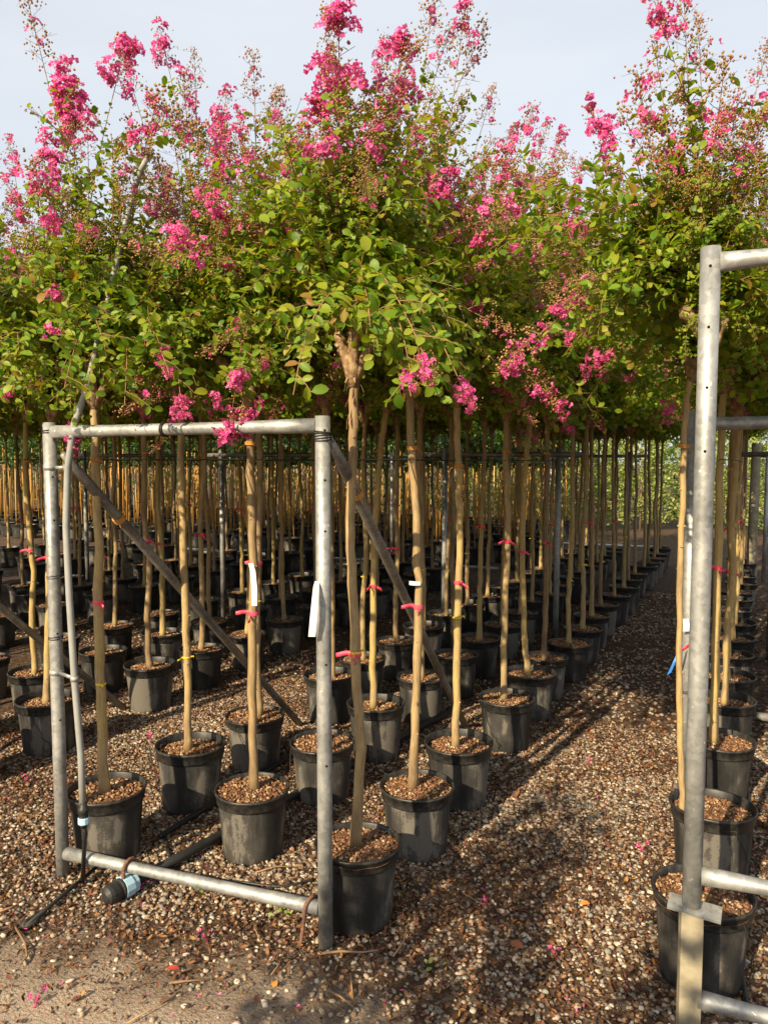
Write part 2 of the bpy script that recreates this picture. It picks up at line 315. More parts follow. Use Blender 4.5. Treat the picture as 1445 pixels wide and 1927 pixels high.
def far_path(P): return not_sand(P) & ((np.abs(P[:, 0] + .66) < .44) | (P[:, 1] < 5.2) | (rng.uniform(0, 1, len(P)) < .12))
def pebbles(n, x0, x1, y0, y1, s0, s1, keep=None):
    P = scatter(n, x0, x1, y0, y1, keep or not_sand); n = len(P)
    s = s0 + (s1 - s0) * rng.beta(1.6, 3.2, n)
    Ms = np.zeros((n, 4, 4)); Ms[:, 3, 3] = 1
    sc = np.stack([s * rng.uniform(.8, 1.25, n), s * rng.uniform(.65, 1.0, n), s * rng.uniform(.38, .65, n)], 1)
    Ms[:, :3, :3] = euler_stack(n, .25, .25) * sc[:, None, :]
    Ms[:, 0, 3] = P[:, 0]; Ms[:, 1, 3] = P[:, 1]; Ms[:, 2, 3] = sc[:, 2] * rng.uniform(.2, .9, n)
    V, T = stamp(ICO_V, ICO_T, Ms)
    V += rng.normal(0, .0009, V.shape); return V, T
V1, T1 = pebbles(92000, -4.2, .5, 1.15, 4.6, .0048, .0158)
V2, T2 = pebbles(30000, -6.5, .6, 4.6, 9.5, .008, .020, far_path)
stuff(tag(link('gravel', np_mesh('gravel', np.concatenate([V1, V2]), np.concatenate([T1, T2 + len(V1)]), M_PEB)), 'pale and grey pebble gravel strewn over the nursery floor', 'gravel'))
# dry leaves, bark bits and flakes between the pebbles
FL_V = np.array([(0, -1, 0), (.55, -.3, .18), (.5, .4, .1), (0, 1, .1), (-.55, .3, .2), (-.5, -.4, .12), (0, 0, -.12)]); FL_T = np.array([(6, i, (i + 1) % 6) for i in range(6)])
def flakes(P, s0, s1, lift=.008, tilt=.45):
    n = len(P); s = s0 + (s1 - s0) * rng.beta(1.3, 3, n); Ms = np.zeros((n, 4, 4)); Ms[:, 3, 3] = 1
    sc = np.stack([s * rng.uniform(.4, 1.0, n), s, s * rng.uniform(.5, 1.6, n)], 1)
    Ms[:, :3, :3] = euler_stack(n, tilt, tilt) * sc[:, None, :]; Ms[:, :2, 3] = P; Ms[:, 2, 3] = lift + rng.uniform(0, .008, n)
    return stamp(FL_V, FL_T, Ms)
def litter_keep(P):
    e = P[:, 1] - .2 * P[:, 0] + 1.2 * np.maximum(0, P[:, 0] + .85) + .07 * lump(P, 4, 1.0)
    k = np.clip(.74 - .40 * lump(P, 2.6, .4) - .15 * lump(P, 9.0, 2.0), .15, 1) * np.clip((e - 1.80) / .45, .18, 1); return rng.uniform(0, 1, len(P)) < k
V1, T1 = flakes(scatter(70000, -4.2, .5, 1.15, 4.6, litter_keep), .004, .017); V2, T2 = flakes(scatter(16000, -6.5, .6, 4.6, 9.5, litter_keep), .007, .022)
stuff(tag(link('leaf_litter', np_mesh('leaf_litter', np.concatenate([V1, V2]), np.concatenate([T1, T2 + len(V1)]), M_LITTER)), 'brown dry leaf flakes and bark bits among the pebbles', 'leaf litter'))
Pp = scatter(3200, -4.2, .4, 1.3, 6.0, lambda P: rng.uniform(0, 1, len(P)) < .35)
Vp, Tp = flakes(Pp, .003, .010, .014); stuff(tag(link('fallen_petals', np_mesh('fallen_petals', Vp, Tp, M_PETAL)), 'scattered tiny pink petals fallen on the gravel', 'petals'))

# ------------------------------------------------------------------ crape myrtle pieces
def leaf_shape(w, fold, droop, twist):
    ys = [(.0, 0), (.28, .86), (.62, 1.0), (.86, .62)]; V = [(0, 0, 0)]
    for y, k in ys[1:]:
        z = -droop * y * y
        V += [(-w * k, y, z + fold * k + twist * y), (0, y, z), (w * k, y, z + fold * k - twist * y)]
    V.append((0, 1.0, -droop)); T = [(0, 2, 1), (0, 3, 2)]
    for i in (0, 1):
        a = 1 + 3 * i; b_ = a + 3
        T += [(a, a + 1, b_ + 1), (a, b_ + 1, b_), (a + 1, a + 2, b_ + 2), (a + 1, b_ + 2, b_ + 1)]
    T += [(7, 8, 10), (8, 9, 10)]; return np.array(V), np.array(T)
LEAVES = [leaf_shape(.30, .10, .16, .05), leaf_shape(.33, .05, .30, -.06), leaf_shape(.27, .16, .06, .0)]
LEAF_ME = [np_mesh('leaf', v, t, M_LEAF) for v, t in LEAVES]

def make_shoot(L, bend, droop, seed, leafmul=1.0, light=False, spray=False):
    """path in the XZ plane leaving the origin upwards and leaning to +X; returns path, stem MB, leaf matrices"""
    r_ = np.random.default_rng(seed); N = 12; t = np.linspace(0, 1, N)
    wob = .02 * L * np.sin(t * 5 + seed); P = np.stack([L * bend * t ** 1.7, wob, L * (t - droop * t ** 2)], 1)
    seg = np.linalg.norm(np.diff(P, axis=0), axis=1).sum()
    def pt(u):
        f = min(max(u, 0), 1) * (N - 1); i = min(int(f), N - 2); k = f - i; p = P[i] * (1 - k) + P[i + 1] * k; d = P[i + 1] - P[i]; return p, d / np.linalg.norm(d)
    mb = MB(); mb.tube(P, list(np.linspace(.0036, .0013, N)), 4 if light else 5, 0, False)
    Ms = []; kinds = []; up = np.array([0, 0, 1.0]); buds = []
    def leaf(p, axis_dir, tang, size):
        # upright shoots hold their blades level; arching sprays lie flat, faces turned up and outwards
        nrm = tang * .8 + up * .55 + r_.normal(0, .30, 3)
        if spray: nrm = np.array([-tang[2] + .4, 0, tang[0] + .45]) + r_.normal(0, .26, 3)
        M = frame_from(axis_dir, nrm); Ms.append(m44(M, p, size)); kinds.append(int(r_.integers(3)))
    sp = .024 if spray else .028; n = int(seg * .86 / sp); ph_ = r_.uniform(0, 6) if not spray else r_.uniform(-.3, .3)
    for i in range(n):
        u = .08 + .90 * (i + r_.uniform(-.3, .3)) / n; p, d = pt(u); size = (.043 - .017 * u) * r_.uniform(.75, 1.25) * leafmul
        side = np.cross(d, [0, 1.0, 0]) if abs(d[1]) < .9 else np.array([1.0, 0, 0]); side /= np.linalg.norm(side); s2 = np.cross(d, side)
        w = ph_ + (i % 2) * .5 + .25 * math.sin(i)
        for sg in (-1, 1):
            if r_.uniform() < .10: continue
            o = sg * (math.cos(w) * s2 + math.sin(w) * side) + d * r_.uniform(.1, .6) + r_.normal(0, .15, 3)
            leaf(p, o, d, size)
    # side twigs with smaller leaves
    for k in range(int(6 + 9 * L)):
        u = r_.uniform(.25, .95); p, d = pt(u); a = r_.normal(0, 1, 3); a -= d * a.dot(d); a /= np.linalg.norm(a); dirn = a + d * r_.uniform(.5, 1.2); dirn /= np.linalg.norm(dirn)
        ln = r_.uniform(.07, .17) * (1.15 - .4 * u); e = p + dirn * ln; mb.tube([p, p + dirn * ln * .5 + up * .006, e], [.0018, .0014, .001], 3, 0, False)
        m_ = int(ln / .016)
        if u > .62 and not spray and r_.uniform() < .42:      # a small spray of buds instead of leaves
            for j in range(18):
                q = p + dirn * ln * r_.uniform(.3, 1.1) + r_.normal(0, .016, 3); buds.append(q)
                if j % 3 == 0: mb.tube([p + dirn * ln * .4, q], [.0008, .0006], 3, 0, False)
            m_ = m_ // 2
        for j in range(m_):
            q = p + dirn * ln * (j + 1) / m_; o = r_.normal(0, 1, 3); o -= dirn * o.dot(dirn); o = o / np.linalg.norm(o) + dirn * .5
            leaf(q, o, dirn, r_.uniform(.024, .040) * leafmul)
    e, d = pt(1.0)
    return dict(P=P, end=P[-1], tan=d, stem=mb, Ms=np.array(Ms), kinds=np.array(kinds), buds=np.array(buds) if len(buds) else np.zeros((0, 3)), chord=np.linalg.norm(P[-1]), alpha=math.atan2(P[-1][2], P[-1][0]))
def leaves_mesh(name, Ms, kinds, extra=None):
    Vs = []; Ts = []; o = 0
    for k in range(3):
        sel = Ms[kinds == k]
        if len(sel) == 0: continue
        V, T = stamp(LEAVES[k][0], LEAVES[k][1], sel); Vs.append(V); Ts.append(T + o); o += len(V)
    return np.concatenate(Vs), np.concatenate(Ts)
OCT_V = np.array([(1, 0, 0), (-1, 0, 0), (0, 1, 0), (0, -1, 0), (0, 0, 1.15), (0, 0, -1)], float); OCT_T = np.array([(0, 2, 4), (2, 1, 4), (1, 3, 4), (3, 0, 4), (2, 0, 5), (1, 2, 5), (3, 1, 5), (0, 3, 5)])
SHOOTS = {'up': [], 'mid': [], 'arch': []}
sd_ = 1
for L in (.65, .85, 1.05, 1.25):
    for b_ in (.10, .24):
        SHOOTS['up'].append(make_shoot(L, b_, .02, sd_)); sd_ += 1
for L in (.55, .7, .85):
    for b_ in (.55, .8): SHOOTS['mid'].append(make_shoot(L, b_, .25, sd_, 1.02, spray=True)); sd_ += 1
for L in (.5, .65, .75):
    for dr in (.75, .95): SHOOTS['arch'].append(make_shoot(L, .85, dr, sd_, 1.08, spray=True)); sd_ += 1
for k in SHOOTS:
    for s in SHOOTS[k]:
        for q in s['buds']: s['stem'].add(OCT_V * rnd.uniform(.0030, .0052) + q, [tuple(f) for f in OCT_T], 1)
        s['stem_me'] = s['stem'].mesh('shoot', [M_STEM, M_BUD]); V, T = leaves_mesh('leaves', s['Ms'], s['kinds']); s['leaf_me'] = np_mesh('foliage', V, T, M_LEAF)

def petal_shape(ruffle, fine):
    if not fine: return np.array([(0, 0, 0), (.55, .7, .2), (0, 1.15, -.1), (-.55, .7, .15)]), np.array([(0, 1, 2), (0, 2, 3)])
    V = [(0, .62, 0)]; k = 7
    for i in range(k):
        w = 2 * math.pi * i / k; V.append((.56 * math.sin(w), .62 - .52 * math.cos(w), ruffle * (1 if i % 2 else -1)))
    return np.array(V), np.array([(0, 1 + i, 1 + (i + 1) % k) for i in range(k)])
def panicle(L, W, nflower, nbud, seed, fine=True, open_=1.0):
    """flower head along +Z; returns verts, tris, material index (0 stem 1 bud 2 petal 3 stamen)"""
    r_ = np.random.default_rng(seed); Vs = []; Ts = []; Mi = []; o = [0]
    def put(V, T, m):
        Vs.append(V); Ts.append(T + o[0]); Mi.append(np.full(len(T), m, np.int32)); o[0] += len(V)
    def twig(a, b_, ra, rb):
        t = MB(); t.tube([a, b_], [ra, rb], 3, 0, False); q = []
        for f in t.f: q += [(f[0], f[1], f[2]), (f[0], f[2], f[3])]
        put(np.array(t.v), np.array(q), 0)
    twig((0, 0, -.02), (0, 0, L * .9), .0018, .001)
    tips = []; nl = max(8, int(L * 75))
    for i in range(nl):
        z = L * (.05 + .9 * i / nl); az = i * 2.4 + r_.uniform(-.4, .4); rr = W * (1 - .75 * (z / L) ** 1.3) * r_.uniform(.65, 1.15)
        a = np.array([0, 0, z * .9]); e = np.array([math.cos(az) * rr, math.sin(az) * rr, z + rr * .35]); twig(a, e, .001, .0007)
        for k in range(4):
            q = a + (e - a) * r_.uniform(.35, 1.0) + r_.normal(0, .011, 3); tips.append(q)
            if k % 2 == 0 and fine: twig(a + (e - a) * .6, q, .0007, .0005)
    tips = np.array(tips); r_.shuffle(tips)
    if nbud:
        B = tips[r_.integers(0, len(tips), nbud)] + r_.normal(0, .009, (nbud, 3)); Ms = np.zeros((nbud, 4, 4)); Ms[:, 3, 3] = 1
        sz = r_.uniform(.0030, .0056, nbud); Ms[:, 0, 0] = sz; Ms[:, 1, 1] = sz; Ms[:, 2, 2] = sz * 1.15; Ms[:, :3, 3] = B; put(*stamp(OCT_V, OCT_T, Ms), 1)
    if nflower:
        # blossoms gather in the lower/outer clumps
        cl = tips[r_.integers(0, len(tips), max(4, nflower // 5))]
        C = cl[r_.integers(0, len(cl), nflower)] * np.array([open_, open_, 1]) + r_.normal(0, .015, (nflower, 3)); PM = []; SM = []
        for c in C:
            nrm = c * np.array([1, 1, .2]) / (np.linalg.norm(c * np.array([1, 1, .2])) + 1e-6) + r_.normal(0, .45, 3) + np.array([0, 0, .25]); nrm /= np.linalg.norm(nrm)
            x = np.cross(nrm, [0.3, .2, 1]); x /= np.linalg.norm(x); y = np.cross(nrm, x); s = r_.uniform(.010, .0145)
            for k in range(6):
                w = k * math.pi / 3 + r_.uniform(-.2, .2); d = math.cos(w) * x + math.sin(w) * y + nrm * r_.uniform(-.35, .35)
                PM.append(m44(frame_from(d, nrm + r_.normal(0, .5, 3)), c + d * .002, s * r_.uniform(.8, 1.15)))
            SM.append(m44(np.eye(3), c + nrm * .002, .0028 if r_.uniform() < .6 else .0018))
        pv, pt_ = petal_shape(.22, fine); put(*stamp(pv, pt_, np.array(PM)), 2); put(*stamp(OCT_V, OCT_T, np.array(SM)), 3)
    return np.concatenate(Vs), np.concatenate(Ts), np.concatenate(Mi)
PM_MATS = [M_STEM, M_BUD, M_PETAL, M_STAMEN]
PAN = {k: [] for k in ('bloom', 'half', 'bud', 'small')}
for i in range(4):
    PAN['bloom'].append(np_mesh('flower_cluster', *panicle(.23 + .02 * i, .068, 90 + 8 * i, 30, 100 + i)[:2], PM_MATS)); 
PAN = {k: [] for k in PAN}
def pmesh(*a, **k):
    V, T, m = panicle(*a, **k); return np_mesh('flower_cluster', V, T, PM_MATS, True, m)
for i in range(4):
    PAN['bloom'].append(pmesh(.20 + .02 * i, .068, 58 + 6 * i, 50, 100 + i))
    PAN['half'].append(pmesh(.20 + .03 * i, .064, 24 + 4 * i, 110, 120 + i))
    PAN['bud'].append(pmesh(.22 + .03 * i, .070, 4, 115, 140 + i))
    PAN['small'].append(pmesh(.09, .042, 20, 26, 160 + i))

def place_shoot(s, A, B, roll=None):
    """4x4 that carries the shoot so it grows from A to B, bulging upwards"""
    T = np.array(B) - np.array(A); h = math.hypot(T[0], T[1]); az = math.atan2(T[1], T[0]) if h > .03 else rnd.uniform(0, 6.28)
    at = math.atan2(T[2], h if abs(T[2]) < 20 * h or h > .03 else h); ln = np.linalg.norm(T); k = ln / s['chord']
    rot = Matrix.Rotation(az, 4, 'Z') @ Matrix.Rotation(-(at - s['alpha']), 4, 'Y')
    M = np.array(rot); M[:3, :3] *= k; M[:3, 3] = A; return M, k
def pick(T):
    el = math.degrees(math.atan2(T[2], math.hypot(T[0], T[1]))); key = 'up' if el > 58 else ('mid' if el > 18 else 'arch')
    c = sorted(SHOOTS[key], key=lambda s: abs(s['chord'] - np.linalg.norm(T)) + rnd.uniform(0, .12)); return c[0] if rnd.random() < .7 else c[1]
def end_frame(s, M, k, size):
    t = np.array(M)[:3, :3] @ s['tan']; t /= np.linalg.norm(t); p = (np.array(M) @ np.append(s['end'], 1))[:3]
    x = np.cross(t, [.31, .2, .9]); x /= np.linalg.norm(x); y = np.cross(t, x); a = rnd.uniform(0, 6.28); x2 = x * math.cos(a) + y * math.sin(a); y2 = np.cross(t, x2)
    return m44(np.stack([x2, y2, t], 1), p, size)
def random_tip(A, r_, tall=1.0):
    q = r_.random(); az = r_.uniform(0, 2 * math.pi)
    if q < .42: el, ln = r_.uniform(58, 86), r_.uniform(.55, 1.0) * tall
    elif q < .72: el, ln = r_.uniform(20, 58), r_.uniform(.38, .70)
    else: el, ln = r_.uniform(-24, 18), r_.uniform(.30, .52)
    e = R(el); return np.array(A) + ln * np.array([math.cos(e) * math.cos(az), math.cos(e) * math.sin(az), math.sin(e)])
def head_limbs(r_, n, k_=1.0):
    """pollard head: thick stubs with knobs; returns mesh builder and stub tips (local, z=0 at fork)"""
    mb = MB(); tips = []; a0 = r_.uniform(0, 6.28)
    for i in range(n):
        a = a0 + i * 2 * math.pi / n + r_.uniform(-.4, .4); el = R(r_.uniform(38, 68)); ln = r_.uniform(.10, .19) * k_
        d = np.array([math.cos(el) * math.cos(a), math.cos(el) * math.sin(a), math.sin(el)]); e = d * ln + np.array([0, 0, .015])
        pts = [np.array([0, 0, -.05]), np.array([0, 0, -.01]) + d * .02, d * ln * .5, e * .85, e, e + d * .02]; rad = [.017, .022, .0175, .020, .0225, .010]
        mb.tube(pts, [k * r_.uniform(.9, 1.1) for k in rad], 9)
        for k in range(4):      # pruning knobs
            u = r_.uniform(.45, 1.0); w = np.array([r_.gauss(0, 1) for _ in range(3)]); w -= d * w.dot(d); w /= np.linalg.norm(w); c = e * u + w * .014
            mb.tube([c - w * .012, c + w * .004, c + w * .011], [.009, .0085, .004], 6)
        tips.append(e)
    return mb, tips

# crowns for the trees further back: same shoots, joined
def crown_variant(seed, nshoot, pbloom, keep=1.0):
    r_ = random.Random(seed); hb, tips = head_limbs(r_, 4); hb_me = hb.mesh('branch', M_KNOB)
    LV = []; LT = []; o = 0; st = MB(); BV = []; BT = []; BM = []; bo = 0
    for i in range(nshoot):
        A = tips[r_.randrange(len(tips))]; B = random_tip(A, r_, 1.0); s = pick(B - A); M, k = place_shoot(s, A, B)
        Ms = np.array(M)[None] @ s['Ms']; kk = s['kinds']
        if keep < 1: sel = rng.uniform(0, 1, len(Ms)) < keep; Ms = Ms[sel]; kk = kk[sel]; Ms[:, :3, :3] *= 1.22
        V, T = leaves_mesh('x', Ms, kk); LV.append(V); LT.append(T + o); o += len(V)
        P = (np.array(M)[:3, :3] @ s['P'].T).T + M[:3, 3]; st.tube(P[::2], list(np.linspace(.005, .0015, len(P[::2]))), 4, 0, False)
        if len(s['buds']):
            Q = (np.array(M)[:3, :3] @ s['buds'].T).T + M[:3, 3]; Mb = np.zeros((len(Q), 4, 4)); Mb[:, 3, 3] = 1; sz = rng.uniform(.0034, .0058, len(Q))
            for a_ in range(3): Mb[:, a_, a_] = sz
            Mb[:, :3, 3] = Q; V, T = stamp(OCT_V, OCT_T, Mb); BV.append(V); BT.append(T + bo); BM.append(np.ones(len(T), np.int32)); bo += len(V)
        if B[2] > .45 and r_.random() < .8 or r_.random() < .08:
            q = r_.random(); nf, nb = (60, 20) if q < pbloom else ((14, 70) if q < pbloom + .22 else (1, 58))
            V, T, m = panicle(r_.uniform(.16, .26), .062, nf, nb, seed * 50 + i, False); E_ = end_frame(s, M, k, 1.0)
            V = V @ E_[:3, :3].T + E_[:3, 3]; BV.append(V); BT.append(T + bo); BM.append(m); bo += len(V)
    return hb_me, np_mesh('foliage', np.concatenate(LV), np.concatenate(LT), M_LEAF), st.mesh('shoots', M_STEM), np_mesh('blossom', np.concatenate(BV), np.concatenate(BT), PM_MATS, True, np.concatenate(BM))
CROWNS = [crown_variant(300 + i, 66, (.12, .07, .04, .14, .05, .09)[i], .85) for i in range(6)]

# pots and soil
POT_H = .28
pb = MB(); pb.lathe([(.02, .004), (.112, .004), (.119, .0), (.1225, .008), (.1245, .03), (.1395, .225), (.1405, .236)], 40)
POT_ME = pb.mesh('pot', M_POT)
for k in range(1): pass
rb = MB(); rb.lathe([(.1400, .228), (.1465, .231), (.1480, .238), (.1515, .270), (.1555, .272), (.1570, .277), (.1555, .283), (.1505, .284), (.1470, .279), (.1440, .245), (.142, .235)], 44)
RIM_ME = rb.mesh('rim', M_RIM)
def soil_variant(seed):
    r_ = np.random.default_rng(seed); V = []; T = []; nr, ns = 7, 26
    V.append((0, 0, .262)); 
    for i in range(1, nr + 1):
        for k in range(ns):
            rr = .1455 * i / nr; w = 2 * math.pi * k / ns; V.append((rr * math.cos(w), rr * math.sin(w), .262 - .010 * (i / nr) ** 2 + r_.normal(0, .0022)))
    for k in range(ns): T.append((0, 1 + k, 1 + (k + 1) % ns))
    for i in range(nr - 1):
        for k in range(ns):
            a = 1 + i * ns + k; b_ = 1 + i * ns + (k + 1) % ns; T += [(a, a + ns, b_ + ns), (a, b_ + ns, b_)]
    V = np.array(V); T = np.array(T); n = 520; rr = .138 * np.sqrt(r_.uniform(0, 1, n)); w = r_.uniform(0, 6.28, n); P = np.stack([rr * np.cos(w), rr * np.sin(w)], 1)
    s = r_.uniform(.004, .013, n); Ms = np.zeros((n, 4, 4)); Ms[:, 3, 3] = 1; sc = np.stack([s * r_.uniform(.35, .8, n), s, s * r_.uniform(.3, .6, n)], 1)
    Ms[:, :3, :3] = euler_stack(n, .5, .5) * sc[:, None, :]; Ms[:, :2, 3] = P; Ms[:, 2, 3] = .265 - .009 * (rr / .145) ** 2
    V2, T2 = stamp(OCT_V, OCT_T, Ms); mi = np.concatenate([np.zeros(len(T), int), np.ones(len(T2), int)])
    return np_mesh('soil', np.concatenate([V, V2]), np.concatenate([T, T2 + len(V)]), [M_SOIL, M_CHIP], True, mi)
SOILS = [soil_variant(i) for i in range(4)]

# trunks
def trunk_mesh(pts, r0, r1, seed):
    r_ = np.random.default_rng(seed); pts = np.array(pts, float); n = 26; t = np.linspace(0, len(pts) - 1, n); P = []
    for u in t:     # Catmull-Rom through the points
        i = int(min(u, len(pts) - 2)); k = u - i; p0, p1, p2, p3 = pts[max(i - 1, 0)], pts[i], pts[i + 1], pts[min(i + 2, len(pts) - 1)]
        P.append(.5 * (2 * p1 + (p2 - p0) * k + (2 * p0 - 5 * p1 + 4 * p2 - p3) * k * k + (3 * p1 - p0 - 3 * p2 + p3) * k ** 3))
    P = np.array(P); P[1:-1, :2] += r_.normal(0, .0025, (n - 2, 2)); rad = np.linspace(r0, r1, n) * r_.uniform(.93, 1.07, n); rad[0] *= 1.35; rad[1] *= 1.12; rad[-1] *= 1.25
    mb = MB(); mb.tube(P, list(rad), 10)
    for k in range(14):     # small bud knots
        i = r_.integers(3, n - 2); w = r_.uniform(0, 6.28); d = np.array([math.cos(w), math.sin(w), .2]); c = P[i] + d * rad[i] * .8
        mb.tube([c, c + d * .004, c + d * .0075], [.005, .0042, .0018], 5)
    return mb.mesh('trunk', M_BARK)
FORK = 1.90
def random_trunk(seed):
    r_ = random.Random(seed); lean = r_.uniform(-.05, .05), r_.uniform(-.04, .04); pts = []
    for i in range(6):
        u = i / 5; pts.append((lean[0] * u + (r_.uniform(-.014, .014) if 0 < i < 5 else 0), lean[1] * u + (r_.uniform(-.014, .014) if 0 < i < 5 else 0), .25 + (FORK - .25) * u))
    return trunk_mesh(pts, r_.uniform(.0165, .021), r_.uniform(.013, .0165), seed), pts[-1]
TRUNKS = [random_trunk(500 + i) for i in range(9)]
def measured_trunk(x, y, uv, r0, r1, seed):
    dep0 = depth_of(x, y, .9); out = []
    for u, v in uv:
        # stay on the plane through the pot that faces the camera
        d = pixray(u, v); nrm = np.array([-sY, cY, 0]); k = (nrm[0] * x + nrm[1] * y) / (nrm[:2] @ d[:2]); p = np.array([0, 0, CAM_H]) + d * k; out.append((p[0] - x, p[1] - y, p[2]))
    out[0] = (out[0][0], out[0][1], .25); return trunk_mesh(out, r0, r1, seed), out[-1]

# ties on trunks
def ribbon_mesh(m, tail, w=.014, seed=0):
    r_ = random.Random(seed); mb = MB(); mb.lathe([(.0205, -w / 2), (.0215, 0), (.0205, w / 2)], 14)
    for k in range(2):
        a = r_.uniform(2.6, 4.6) if k == 0 else r_.uniform(-.6, .6); d = np.array([math.cos(a), math.sin(a), r_.uniform(-.5, .2)]); q = np.cross(d, [0, 0, 1]); V = []; ln = tail * (1 if k == 0 else .5)
        for i in range(5):
            c = d * (.019 + ln * i / 4) + np.array([0, 0, -.25 * ln * (i / 4) ** 2]) + q * .004 * math.sin(i * 1.7)
            for s in (-1, 1):
                for tt in (-.0005, .0005): V.append(c + np.array([0, 0, s * w * .45]) + q * tt)
        F = []
        for i in range(4):
            a_ = i * 4; F += [(a_, a_ + 4, a_ + 6, a_ + 2), (a_ + 1, a_ + 3, a_ + 7, a_ + 5), (a_, a_ + 1, a_ + 5, a_ + 4), (a_ + 2, a_ + 6, a_ + 7, a_ + 3)]
        mb.add(V, F)
    return mb.mesh('ribbon', m)
RIB_PINK = [ribbon_mesh(M_PINK, .052, .017, seed=i) for i in range(3)] + [ribbon_mesh(M_RED, .03, .012, seed=9)]
RIB_YEL = [ribbon_mesh(M_YEL, .03, .008, seed=20 + i) for i in range(2)]
tw = MB()
for k in range(3): tw.tube([(.021 * math.cos(a), .021 * math.sin(a), .005 * k - .005 + .003 * math.sin(a)) for a in np.linspace(0, 6.28, 15)], .0022, 5)
tw.tube([(.02, 0, 0), (.04, .01, -.012), (.046, .012, -.03)], .0018, 5); TWINE_ME = tw.mesh('twine', M_TWINE)
def drip_mesh(seed):
    r_ = random.Random(seed); a = r_.uniform(0, 6.28); mb = MB(); P = []
    for i in range(16):
        u = i / 15; w = a + u * r_.uniform(.9, 1.2); z = .286 - .30 * u ** .8 if u > .12 else .28; rr = .150 + .012 * math.sin(u * 3.1) - .026 * max(0, u - .1)
        if u < .12: rr = .10 + .05 * u / .12; z = .27 + .02
        P.append((rr * math.cos(w), rr * math.sin(w), max(.006, z)))
    mb.tube(P, .0018, 5); return mb.mesh('drip_tube', M_BLACK)
DRIPS = [drip_mesh(i) for i in range(4)]

ORD = ['first', 'second', 'third', 'fourth', 'fifth', 'sixth', 'seventh', 'eighth', 'ninth', 'tenth', 'eleventh', 'twelfth', 'thirteenth', 'fourteenth', 'fifteenth', 'sixteenth', 'seventeenth', 'eighteenth', 'nineteenth', 'twentieth', 'twenty-first', 'twenty-second', 'twenty-third', 'twenty-fourth', 'twenty-fifth']
GROUP = 'potted crape myrtles standing in rows'
MEASURED = {  # trunk lines of the front trees, read off the photograph
 (0, 0): [(668, 1600), (678, 1400), (671, 1250), (662, 1080), (660, 960), (664, 830), (665, 700)],
 (0, 1): [(776, 1480), (783, 1300), (788, 1150), (784, 1000), (775, 850), (770, 725)],
 (0, 2): [(857, 1395), (860, 1200), (865, 1000), (861, 850), (860, 745)],
 (0, 3): [(947, 1310), (950, 1150), (955, 1000), (952, 870), (953, 775)],
 (0, 4): [(993, 1265), (985, 1150), (984, 950), (996, 800), (1000, 765)],
 (1, 0): [(480, 1480), (475, 1300), (477, 1100), (474, 950), (471, 810), (468, 745)],
 (1, 1): [(606, 1390), (606, 1200), (609, 1000), (612, 820), (610, 745)],
 (1, 2): [(703, 1325), (702, 1150), (705, 1000), (716, 850), (729, 760)],
 (2, 0): [(197, 1480), (190, 1300), (187, 1150), (183, 950), (180, 850), (178, 745)],
 (2, 1): [(354, 1398), (352, 1250), (348, 1100), (343, 950), (340, 800), (338, 755)],
 (2, 2): [(487, 1338), (484, 1150), (490, 950), (488, 820), (484, 755)],
 (2, 3): [(626, 1270), (624, 1100), (620, 900), (614, 740)],
 (6, 0): [(1306, 1665), (1306, 1450), (1313, 1200), (1326, 900), (1336, 640)],
 (6, 1): [(1286, 1500), (1280, 1430), (1278, 1250), (1280, 1050), (1284, 900), (1290, 780), (1302, 690)],
 (6, 2): [(1343, 1390), (1346, 1200), (1350, 1000), (1356, 830), (1362, 720)],
 (3, 0): [(88, 1318), (92, 1150), (96, 950), (98, 780)],
}
TREES = {}
def potted_tree(x, y, label, ti, trunk=None, detail=0, ribbons=True):
    r_ = random.Random(int(x * 1000) * 31 + int(y * 1000)); t = tag(empty('potted_tree', (x, y, 0)), label, 'tree', GROUP); sc = r_.uniform(.96, 1.05)
    rz = Matrix.Rotation(r_.uniform(0, 6.28), 4, 'Z')
    p = link('pot', POT_ME, t, Matrix.Rotation(R(r_.uniform(-1.6, 1.6)), 4, 'X') @ Matrix.Diagonal((sc * r_.uniform(.975, 1.025), sc * r_.uniform(.975, 1.025), sc * r_.uniform(.97, 1.03), 1)) @ rz); link('rim', RIM_ME, p); link('soil', SOILS[r_.randrange(4)], t, rz)
    if trunk is None:
        me, top = TRUNKS[ti % len(TRUNKS)]; mir = Matrix.Rotation(r_.uniform(0, 6.28), 4, 'Z'); link('trunk', me, t, mir); top = tuple(mir @ Vector(top))
    else: me, top = trunk; link('trunk', me, t)
    if detail < 2 and r_.random() < .8: link('drip_tube', DRIPS[r_.randrange(4)], t, rz)
    def on_trunk(z):
        if trunk is None: return (top[0] * (z - .25) / (FORK - .25), top[1] * (z - .25) / (FORK - .25), z)
        V = np.array([v.co[:] for v in me.vertices[:260]]).reshape(26, 10, 3).mean(1); i = np.argmin(abs(V[:, 2] - z)); return (V[i, 0], V[i, 1], z)
    if ribbons and r_.random() < .62: link('ribbon', RIB_PINK[r_.randrange(4)], t, Matrix.Translation(on_trunk(r_.uniform(.92, 1.16))) @ Matrix.Rotation(r_.uniform(-1, 1) , 4, 'Z'))
    if ribbons and r_.random() < .36: link('yellow_tie', RIB_YEL[r_.randrange(2)], t, Matrix.Translation(on_trunk(r_.uniform(.62, .95))) @ Matrix.Rotation(r_.uniform(-1, 1), 4, 'Z'))
    if detail < 2 and r_.random() < .6: link('twine', TWINE_ME, t, Matrix.Translation(on_trunk(r_.uniform(1.56, 1.66))) @ Matrix.Rotation(r_.uniform(0, 6), 4, 'Z'))
    return t, np.array(top), r_
